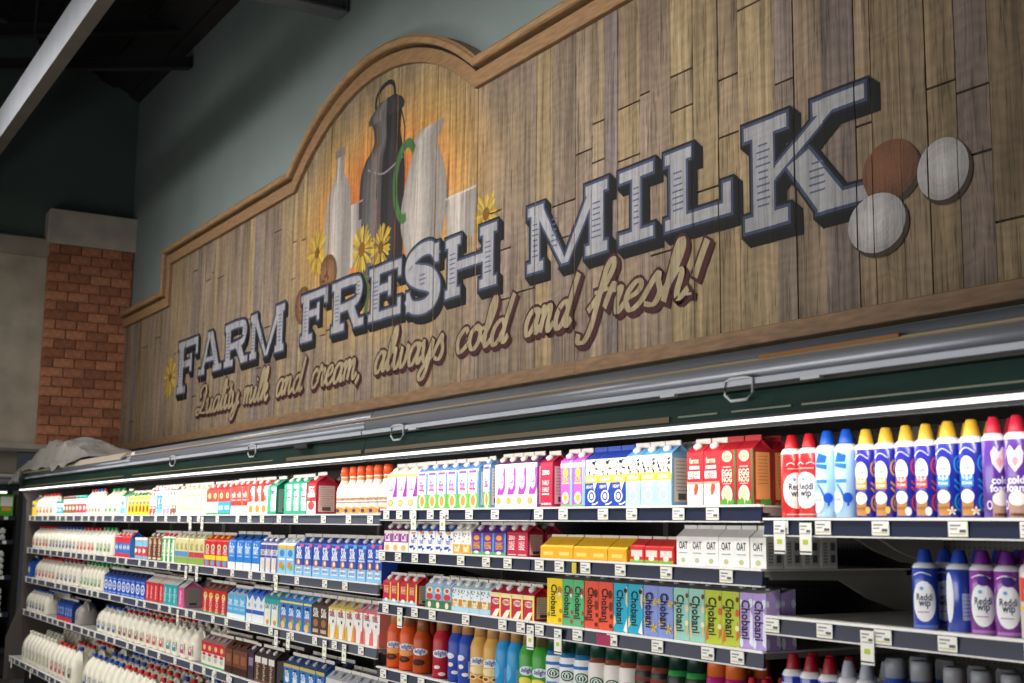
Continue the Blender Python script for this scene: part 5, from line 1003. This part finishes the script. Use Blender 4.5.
TABLE = [
 ('L1', -13.17, -13.046, 1, 'gable', 'yelblue', 0.2, 1, 'yellow and blue carton'),
 ('L1', -12.982, -12.216, 4, 'jug', 'jugred', 0.205, 1, 'white milk bottle'),
 ('L1', -12.12, -11.913, 2, 'tub', 'tealtub', 0.13, 1, 'teal-lidded white tub'),
 ('L1', -11.838, -11.37, 3, 'tub', 'browntub', 0.17, 1, 'brown-labelled tub'),
 ('L1', -11.351, -10.969, 2, 'tub', 'redteal', 0.17, 1, 'red and teal labelled bottle'),
 ('L1', -10.94, -10.434, 5, 'jug', 'jugmix', 0.215, 1, 'tall white milk jug'),
 ('L1', -10.337, -9.908, 2, 'jug', 'juggreen', 0.21, 1, 'green-capped white milk jug'),
 ('L1', -9.814, -9.627, 1, 'gable', 'ltblue', 0.2, 1, 'pale blue carton'),
 ('L1', -9.61, -9.022, 4, 'gable', 'yellow', 0.18, 1, 'yellow carton'),
 ('L1', -9.012, -8.862, 2, 'gable', 'redwhite', 0.205, 1, 'slim red and white carton'),
 ('L1', -8.855, -8.693, 2, 'gable', 'cyanwhite', 0.205, 1, 'slim pale blue carton'),
 ('L1', -8.686, -8.529, 2, 'gable', 'pinkwhite', 0.205, 1, 'slim pink and white carton'),
 ('L1', -8.522, -8.371, 2, 'gable', 'brownwhite', 0.205, 1, 'slim brown and white carton'),
 ('L1', -8.349, -7.764, 6, 'gable', 'cream', 0.205, 1, 'cream and white carton'),
 ('L1', -7.754, -7.534, 2, 'gable', 'redwhitegreen', 0.205, 1, 'red-over-white green-based carton'),
 ('L1', -7.528, -7.306, 2, 'gable', 'redbluegreen', 0.205, 1, 'red-over-blue green-based carton'),
 ('L1', -7.297, -7.014, 3, 'gable', 'redtop', 0.21, 1, 'red-topped white carton'),
 ('L1', -7.006, -6.702, 3, 'gable', 'orangefruit', 0.21, 1, 'white and red orange-print carton'),
 ('L1', -6.694, -6.565, 1, 'gable', 'mintdark', 0.21, 2, 'dark-sided mint carton'),
 ('L1', -6.447, -6.141, 3, 'gable', 'mint', 0.21, 1, 'mint and white carton'),
 ('L1', -6.128, -6.009, 1, 'gable', 'redside', 0.215, 2, 'dark-red-sided carton'),
 ('L1', -5.793, -5.228, 6, 'creamer', 'orcreamer', 0.228, 1, 'orange-capped creamer bottle'),
 ('M1', -5.19, -4.895, 3, 'gable', 'purpleswirl', 0.203, 1, 'white carton with purple swirl'),
 ('M1', -4.89, -4.36, 6, 'gable', 'greenegg', 0.203, 1, 'green-based white carton'),
 ('M1', -4.328, -4.274, 1, 'gable', 'greenegg', 0.203, 2, 'lone green-based carton'),
 ('M1', -4.236, -3.933, 4, 'gable', 'purpleblob', 0.208, 1, 'tall purple-print white carton'),
 ('M1', -3.91, -3.83, 1, 'gable', 'magenta', 0.205, 2, 'magenta-red carton'),
 ('M1', -3.778, -3.628, 2, 'gable', 'pinksun', 0.205, 1, 'pink and purple carton'),
 ('M1', -3.625, -3.387, 3, 'gable', 'cowblue', 0.205, 1, 'dark-blue-based cow-spot carton'),
 ('M1', -3.385, -3.145, 3, 'gable', 'cowlight', 0.208, 2, 'pale-blue-based cow-spot carton'),
 ('M1', -3.071, -2.921, 2, 'gable', 'strawb', 0.205, 1, 'red carton with strawberry print'),
 ('M1', -2.919, -2.772, 2, 'gable', 'eggnog', 0.205, 2, 'red and green EGG NOG carton'),
 ('R1', -2.683, -2.615, 1, 'can', 'reddi', 0.234, 2, 'leftmost red whipped cream can'),
 ('R1', -2.614, -2.547, 1, 'can', 'reddi2', 0.234, 2, 'red whipped cream can beside blue'),
 ('R1', -2.546, -2.404, 2, 'can', 'bluewhite', 0.238, 2, 'pale blue cap-topped can'),
 ('R1', -2.403, -2.269, 2, 'can', 'delo', 0.234, 2, 'yellow-capped blue can, orange swirls'),
 ('R1', -2.268, -2.139, 2, 'can', 'delr', 0.236, 2, 'yellow-capped blue can, red swirls'),
 ('R1', -2.137, -2.001, 2, 'can', 'delb', 0.238, 2, 'yellow-capped blue can, blue swirls'),
 ('R1', -1.999, -1.938, 1, 'can', 'foam', 0.24, 2, 'purple cold foam can beside blue'),
 ('R1', -1.938, -1.875, 1, 'can', 'foam2', 0.24, 2, 'second purple cold foam can'),
 ('R1', -1.875, -1.815, 1, 'can', 'foam', 0.24, 2, 'cut-off purple cold foam can'),
 ('L2', -13.06, -12.296, 5, 'jug', 'jugred', 0.21, 2, 'red-labelled white milk jug'),
 ('L2', -12.283, -11.219, 8, 'jug', 'jugblue', 0.21, 2, 'blue-labelled white milk jug'),
 ('L2', -11.208, -10.556, 5, 'jug', 'jugred', 0.21, 2, 'rounded red-labelled milk jug'),
 ('L2', -10.523, -10.034, 4, 'jug', 'juggreen', 0.215, 1, 'green-labelled tall milk jug'),
 ('L2', -9.908, -9.478, 3, 'gable', 'redblue', 0.2, 1, 'red and blue carton'),
 ('L2', -9.411, -9.096, 3, 'tub', 'bluelow', 0.15, 2, 'low pale blue tub'),
 ('L2', -9.016, -8.673, 3, 'gable', 'brown', 0.205, 1, 'brown carton'),
 ('L2', -8.666, -8.385, 2, 'gable', 'greenw', 0.205, 1, 'green and white carton'),
 ('L2', -8.374, -8.076, 3, 'gable', 'beigeblue', 0.205, 1, 'beige, blue and green carton'),
 ('L2', -8.069, -7.757, 3, 'gable', 'beigered', 0.205, 1, 'beige, red and green carton'),
 ('L2', -7.751, -7.318, 4, 'gable', 'redyellow', 0.205, 1, 'red and yellow carton'),
 ('L2', -7.31, -6.776, 4, 'gable', 'bluewhitec', 0.215, 1, 'bright blue white-based carton'),
 ('L2', -6.767, -6.517, 3, 'gable', 'purplewhite', 0.2, 1, 'grey-blue banded white carton'),
 ('L2', -6.502, -6.275, 2, 'gable', 'fruitblue', 0.205, 1, 'pale blue fruit-print carton'),
 ('L2', -6.261, -5.699, 5, 'gable', 'silkp', 0.212, 1, 'pink-capped blue nut-milk carton'),
 ('L2', -5.695, -5.392, 3, 'gable', 'silkb', 0.212, 1, 'blue-capped blue nut-milk carton'),
 ('L2', -5.389, -5.228, 2, 'gable', 'silkp', 0.212, 1, 'end-of-shelf pink-capped blue carton'),
 ('M2', -5.208, -4.965, 3, 'gable', 'purpswhite', 0.127, 2, 'small purple and white carton'),
 ('M2', -4.96, -4.564, 5, 'gable', 'bluespot', 0.127, 2, 'small blue-spotted white carton'),
 ('M2', -4.562, -4.416, 2, 'gable', 'cowgold', 0.127, 2, 'small gold cow-spot carton'),
 ('M2', -4.414, -4.152, 3, 'gable', 'purpgold', 0.127, 2, 'small purple and gold carton'),
 ('M2', -4.144, -3.995, 2, 'gable', 'magenta', 0.127, 2, 'small magenta-red carton'),
 ('M2', -3.909, -3.388, 5, 'gable', 'yelplain', 0.085, 2, 'low yellow carton'),
 ('M2', -3.366, -3.143, 3, 'gable', 'redlow', 0.085, 2, 'low red carton with green base'),
 ('M2', -3.13, -2.727, 6, 'gable', 'oat', 0.122, 4, 'white OAT carton'),
 ('M3', -5.212, -4.878, 4, 'gable', 'redyel2', 0.13, 2, 'small red and yellow carton'),
 ('M3', -4.8, -4.573, 3, 'gable', 'bluered', 0.13, 2, 'small blue, red and green carton'),
 ('M3', -4.57, -4.261, 4, 'gable', 'cowgold2', 0.13, 2, 'small pale blue cow carton'),
 ('M3', -4.259, -3.946, 4, 'gable', 'redyel3', 0.13, 2, 'small red carton, cream swirl'),
 ('M3', -3.86, -3.76, 1, 'flat', 'ch_yellow', 0.172, 2, 'yellow creamer carton'),
 ('M3', -3.759, -3.628, 2, 'flat', 'ch_green', 0.172, 2, 'green creamer carton'),
 ('M3', -3.625, -3.46, 2, 'flat', 'ch_red', 0.172, 2, 'red-orange creamer carton'),
 ('M3', -3.457, -3.297, 2, 'flat', 'ch_cyan', 0.172, 2, 'cyan creamer carton'),
 ('M3', -3.295, -3.145, 2, 'flat', 'ch_peri', 0.172, 2, 'periwinkle creamer carton, yellow flowers'),
 ('M3', -3.142, -2.993, 2, 'flat', 'ch_mint', 0.172, 2, 'mint creamer carton'),
 ('M3', -2.993, -2.839, 2, 'flat', 'ch_lime', 0.172, 2, 'lime creamer carton'),
 ('M3', -2.837, -2.727, 2, 'flat', 'ch_lilac', 0.172, 2, 'lilac creamer carton'),
 ('M4', -5.212, -4.962, 2, 'tall', 'idorange', 0.24, 2, 'orange creamer bottle'),
 ('M4', -4.947, -4.805, 1, 'tall', 'idorange2', 0.22, 2, 'darker orange creamer bottle'),
 ('M4', -4.765, -4.634, 1, 'tall', 'idred', 0.24, 2, 'red creamer bottle'),
 ('M4', -4.632, -4.449, 2, 'tall', 'idblue', 0.24, 2, 'deep blue creamer bottle'),
 ('M4', -4.445, -4.255, 2, 'tall', 'idgold', 0.24, 2, 'golden cookie-print creamer bottle'),
 ('M4', -4.251, -4.085, 2, 'tall', 'idcyan', 0.24, 2, 'sky blue creamer bottle'),
 ('M4', -4.081, -3.907, 2, 'tall', 'idgreen', 0.24, 2, 'green creamer bottle'),
 ('M4', -3.904, -3.638, 3, 'sbux', 'sbwhite', 0.24, 2, 'blue-ringed white coffee bottle'),
 ('M4', -3.635, -3.372, 3, 'sbux', 'sbbeige', 0.24, 2, 'white coffee bottle, brown print'),
 ('M4', -3.37, -3.215, 2, 'sbux', 'sbdark', 0.24, 2, 'black coffee bottle'),
 ('M4', -3.212, -3.039, 2, 'sbux', 'sbgreen', 0.24, 2, 'black coffee bottle, green band'),
 ('M4', -3.025, -2.861, 2, 'sbux', 'sbpink', 0.24, 2, 'magenta bottle with orange cap'),
 ('M4', -2.844, -2.737, 2, 'can', 'redcone', 0.2, 2, 'low dark red capped bottle'),
 ('R2', -2.222, -2.155, 1, 'can', 'rwblue', 0.195, 2, 'blue whipped cream can, oval label'),
 ('R2', -2.122, -2.053, 1, 'can', 'rwblueback', 0.195, 4, 'blue can turned label-away'),
 ('R2', -2.051, -1.915, 2, 'can', 'rwpurple', 0.195, 4, 'purple whipped cream can'),
 ('R2', -1.912, -1.85, 1, 'can', 'fruitcan', 0.2, 2, 'red fruit-print can'),
 ('R3', -2.691, -2.488, 3, 'can', 'rconebl', 0.25, 2, 'blue can with crimson cone cap'),
 ('R3', -2.488, -2.357, 2, 'can', 'gconebl', 0.25, 2, 'white can with grey cone cap'),
 ('R3', -2.347, -2.178, 2, 'round', 'bigblue', 0.27, 2, 'big blue bottle with grey cap'),
 ('R3', -2.163, -1.914, 3, 'round', 'bigorange', 0.265, 2, 'big orange bottle with grey cap'),
 ('L3', -13.17, -12.853, 1, 'gable', 'bluebig', 0.2, 2, 'blue carton with pale disc'),
 ('L3', -12.839, -11.958, 5, 'jug', 'jugred', 0.2, 2, 'shaded white milk jug'),
 ('L3', -11.917, -11.107, 5, 'jug', 'jugdim', 0.2, 2, 'lilac-labelled milk jug'),
 ('L3', -11.0, -10.279, 6, 'jug', 'juggreen', 0.205, 2, 'slim green-labelled milk jug'),
 ('L3', -10.179, -9.024, 9, 'gable', 'bluecirc', 0.19, 2, 'dark blue carton with white ring'),
 ('L3', -9.016, -8.579, 4, 'gable', 'redc', 0.185, 2, 'plain red carton'),
 ('L3', -8.572, -8.264, 3, 'gable', 'tealc', 0.185, 2, 'teal carton'),
 ('L3', -8.257, -8.12, 1, 'gable', 'pinkc', 0.185, 3, 'pink carton'),
 ('L3', -7.754, -7.298, 4, 'gable', 'redgreen', 0.195, 2, 'red carton with green foot'),
 ('L3', -7.288, -6.974, 3, 'gable', 'skywhite', 0.185, 2, 'sky blue carton with white base'),
 ('L3', -6.966, -6.684, 3, 'gable', 'bluewhite2', 0.195, 2, 'white carton with blue band'),
 ('L3', -6.68, -6.454, 2, 'gable', 'tealwhite', 0.195, 2, 'teal and white carton'),
 ('L3', -6.449, -6.021, 4, 'gable', 'blueyel', 0.195, 2, 'blue carton with yellow edge'),
 ('L3', -6.015, -5.814, 2, 'gable', 'choc', 0.195, 2, 'chocolate brown carton'),
 ('L3', -5.808, -5.51, 3, 'gable', 'whiteyel', 0.195, 2, 'white carton with yellow splash'),
 ('L3', -5.504, -5.228, 3, 'gable', 'whitered', 0.195, 2, 'white carton with red splash'),
 ('L4', -13.17, -12.289, 4, 'jug', 'jugblue', 0.2, 2, 'plump cream milk jug'),
 ('L4', -11.771, -11.189, 3, 'gable', 'blueredc', 0.19, 2, 'blue carton with red base'),
 ('L4', -11.133, -10.476, 1, 'bigjug', 'shadedjug', 0.19, 1, 'large grey milk jug in shade'),
 ('L4', -10.38, -9.74, 4, 'jug', 'jugblue', 0.205, 2, 'blue-labelled plump milk jug'),
 ('L4', -9.726, -8.988, 4, 'jug', 'jugbrown', 0.205, 2, 'brown-labelled white milk jug'),
 ('L4', -8.98, -8.51, 3, 'jug', 'jugred', 0.205, 2, 'red-labelled white milk jug'),
 ('L4', -8.503, -8.211, 2, 'jug', 'jugteal', 0.205, 2, 'teal-labelled white milk jug'),
 ('L4', -8.205, -7.87, 2, 'jug', 'jugmag', 0.205, 2, 'magenta-labelled white milk jug'),
 ('L4', -7.727, -7.292, 4, 'gable', 'redwhitegreen2', 0.195, 2, 'red and white carton, green foot'),
 ('L4', -7.283, -6.912, 3, 'gable', 'brown2', 0.195, 2, 'reddish brown carton'),
 ('L4', -6.896, -6.808, 1, 'gable', 'darkpurple', 0.195, 2, 'dark purple carton'),
 ('L4', -6.801, -6.483, 3, 'gable', 'brown3', 0.195, 2, 'dark brown carton'),
 ('L4', -6.362, -5.831, 5, 'gable', 'bluegold', 0.19, 2, 'blue carton with gold band'),
 ('L4', -5.818, -5.228, 6, 'gable', 'whitering', 0.17, 2, 'white carton with ring emblem'),
 ('L5', -12.761, -11.571, 6, 'jug', 'jugplain', 0.27, 4, 'slim capless milk jug'),
 ('L5', -11.531, -10.902, 4, 'jug', 'jugred', 0.27, 3, 'red-capped gallon jug'),
 ('L5', -10.885, -10.399, 1, 'bigjug', 'jugbig', 0.275, 3, 'broad gallon jug, blue cap'),
 ('L5', -10.366, -9.394, 6, 'jug', 'jugblue', 0.275, 4, 'blue-capped gallon jug'),
 ('L5', -9.367, -8.573, 5, 'jug', 'jugred', 0.28, 4, 'red-capped white gallon jug'),
 ('L5', -8.526, -7.868, 4, 'jug', 'jugmix', 0.28, 4, 'mixed-cap gallon jug'),
 ('L5', -7.828, -7.205, 4, 'jug', 'jugred', 0.28, 4, 'last red-capped gallon jug'),
]
PLACES = {'L1': (1.667, 2.507, 'top shelf at left'), 'L2': (1.357, 2.507, 'second shelf at left'), 'L3': (1.078, 2.507, 'third shelf at left'), 'L4': (0.768, 2.507, 'fourth shelf at left'), 'L5': (0.33, 2.42, 'bottom deck'), 'M1': (1.688, 2.507, 'top shelf, middle bays'), 'M2': (1.507, 2.507, 'second shelf, middle bays'), 'M3': (1.28, 2.507, 'third shelf, middle bays'), 'M4': (1.0, 2.507, 'fourth shelf, middle bays'), 'R1': (1.65, 2.507, 'top shelf, right bay'), 'R2': (1.38, 2.507, 'second shelf, right bay'), 'R3': (1.03, 2.507, 'third shelf, right bay')}
for row in TABLE:
    zs, yf, place = PLACES[row[0]]; run(*row, zs, yf, place)

# ------------------------------------------------------------------ crumpled plastic sheet on top of the far end
def crumple():
    b = MB(); nx, ny = 58, 20
    def P(i, j):
        u, v = i/nx, j/ny; x = -13.5+2.75*u; env = math.sin(math.pi*min(1, max(0, u)))**.6; 
        y = 2.325+.95*v; n1 = mnoise.noise(Vector((x*3.1, y*4.2, 1.7))); n2 = abs(mnoise.noise(Vector((x*8.3+2, y*9.1, 4.4)))); n3 = abs(mnoise.noise(Vector((x*2.2, y*1.9, 9))))
        top = 2.15+env*(.02+.10*math.sin(math.pi*min(1, v*1.25))+.10*(.5+n1)*math.sin(math.pi*min(1, v*1.3+.15))+.05*n2+.06*n3)
        if v < .12: z = 2.150-(.12-v)*1.0*(.4+.8*abs(n1)+(.75 if u < .22 else .1)); z += .02*n2; y += -.01+.02*n2
        else: z = top
        return (x+.05*n1, y, z)
    for i in range(nx):
        for j in range(ny): b.face([P(i, j), P(i+1, j), P(i+1, j+1), P(i, j+1)], lin('#8f8d89') if mnoise.noise(Vector((i*.3, j*.4, 0))) > 0 else lin('#85837f'))
    o = b.build('plastic_sheet', M_sheet); return tag(o, 'crumpled grey plastic sheet lying on the far left end of the dairy case', 'plastic sheet')
crumple()
b = MB(); b.prism([(2.36, 2.065), (2.36, 2.078), (2.40, 2.115), (2.47, 2.125), (2.47, 2.11), (2.40, 2.09)], 'x', -13.2, -9.3, lin('#b5aa96')); b.build('housing_edge_strip', M_white, cases[0])

# ------------------------------------------------------------------ the second case, along the left wall
side = thing('refrigerated_display_case', 'dark display case along the left wall, holding stacked egg cartons', 'display case', (-14.2, 1.5, 0), 'dairy case sections')
XF = -14.12
b = MB(); b.box(-.75, -4.3, .3, -.70, 1.05, 2.0, lin('#232323')); b.build('back_panel', M_dark, side)
b = MB(); b.box(-.75, -4.3, .02, -.05, 1.05, .25, lin('#151515')); b.build('base', M_dark, side)
b = MB(); b.box(-.75, -4.3, 1.93, -.02, 1.05, 1.97, lin('#2a2c2c')); b.build('canopy', M_dark, side)
b = MB(); b.box(-.04, -4.3, 1.94, .02, 1.05, 1.99, lin('#1a2f29')); b.build('green_fascia', M_green, side)
b = MB(); b.prism([(-.02, 2.0), (.05, 2.0), (.06, 2.02), (.05, 2.045), (-.02, 2.05)], 'y', -4.3, 1.05, lin('#8d9098')); b.build('night_cover_housing', M_grey, side)
b = MB(); b.prism([(-.02, 2.06), (.06, 2.06), (.07, 2.075), (.06, 2.10), (-.02, 2.105)], 'y', -4.3, 1.05, lin('#a3a39e')); b.build('pull_bar', M_white, side)
b = MB(); b.box(-.3, -4.3, 2.11, .0, 1.02, 2.34, lin('#7a7468')); b.build('valance', M_cream, side)
b = MB(); b.box(-.75, 1.05, .02, .06, 1.10, 2.05, lin('#1c1c1d')); b.build('end_panel', M_dark, side)
b = MB(); b.box(-.34, -4.2, 1.905, -.31, 1.0, 1.925, W); b.build('led_strip', M_led, side)
SIDEZ = (1.665, 1.415, 1.05, .67, .30)
for z in SIDEZ:
    b = MB(); b.box(-.70, -4.3, z-.012, 0, 1.04, z-.001, lin('#3c3c3e')); s_ = b.build('shelf', M_shelf, side)
    b = MB(); b.box(0, -4.3, z-.045, .01, 1.04, z, lin('#2a3040')); b.build('price_rail', M_plastic, s_)
    for k in range(6):
        b = MB(); b.box(0, -.020, -.034, .0035, .02, 0, lin('#dedcd4')); b.build('price_tag', M_label, s_, (.011, .95-.17*k, z-.006))
area('case_led', (-14.22, 1.0, 1.905), (-14.35, 1.0, 1.2), .5, .03, 6, (1, .97, .92)).rotation_euler.z += 0
# egg cartons: pulp trays with twelve bumps under a domed lid
def egg_mesh():
    base, lid = MB(), MB(); G = lin('#c9cbc6'); L_, w_ = .29, .10
    base.bevbox(-.05, -.145, 0, .05, .145, .032, lin('#b9bbb6'), .006)
    for i in range(6):
        for j in (-1, 1):
            cx, cy = j*.025, -.12+.048*i; lid_r = .0235
            lid.lathe([(.030, lid_r, G), (.048, lid_r*.9, G), (.058, lid_r*.6, G), (.062, lid_r*.2, G)], 8, cx, cy)
    lid.box(-.05, -.145, .030, .05, .145, .040, G)
    a, c = base.mesh('egg_carton'), lid.mesh('lid'); a.materials.append(M_label); c.materials.append(M_label); return a, c
EG, LG = egg_mesh()
PL = {1.05: 'third shelf', .67: 'fourth shelf', .30: 'bottom shelf', 1.415: 'second shelf'}
for z, nst in ((1.415, 2), (1.05, 4), (.67, 4), (.30, 4)):
    for k in range(4):
        y = .96-.145*k
        for q in range(nst):
            o = link('egg_carton', EG, None, (-14.36, 1.5+y-.0, z+.001+q*.064), math.pi/2)
            o.location = (-14.36, 1.5+y-.05, z+.001+q*.064)
            tag(o, 'grey egg carton, %s from bottom, %s stack from the corner, side case %s' % (ORD[q+1], ORD[k+1], PL[z]), 'egg carton', 'egg cartons in the side case')
            link('lid', LG, o)
S['greenbox'] = dict(body='#7cc43c', roof='#e8ecd8', cap=None, front=[], side='#58a838', sp=None)
for k, (col, c2, d) in enumerate((('#4fae34', '#eef0e0', 'bright green box with white top'), ('#6aa860', '#dfe3d4', 'muted green box'), ('#5cb83c', '#f0efe4', 'second bright green box'))):
    y = 2.46-.16*k; o = thing('food_box', d+', top shelf of the side case', 'box', (-14.28, y, 1.666), 'green boxes in the side case')
    m = MB(); m.box(-.1, -.07, 0, .0, .07, .225, lin(col)); m.build('carton_body', M_carton, o)
    m = MB(); m.box(.0004, -.06, .10, .001, .06, .20, lin(c2)); m.box(.001, -.04, .05, .0016, .05, .09, lin('#e8a040')); m.build('printed_label', M_label, o)
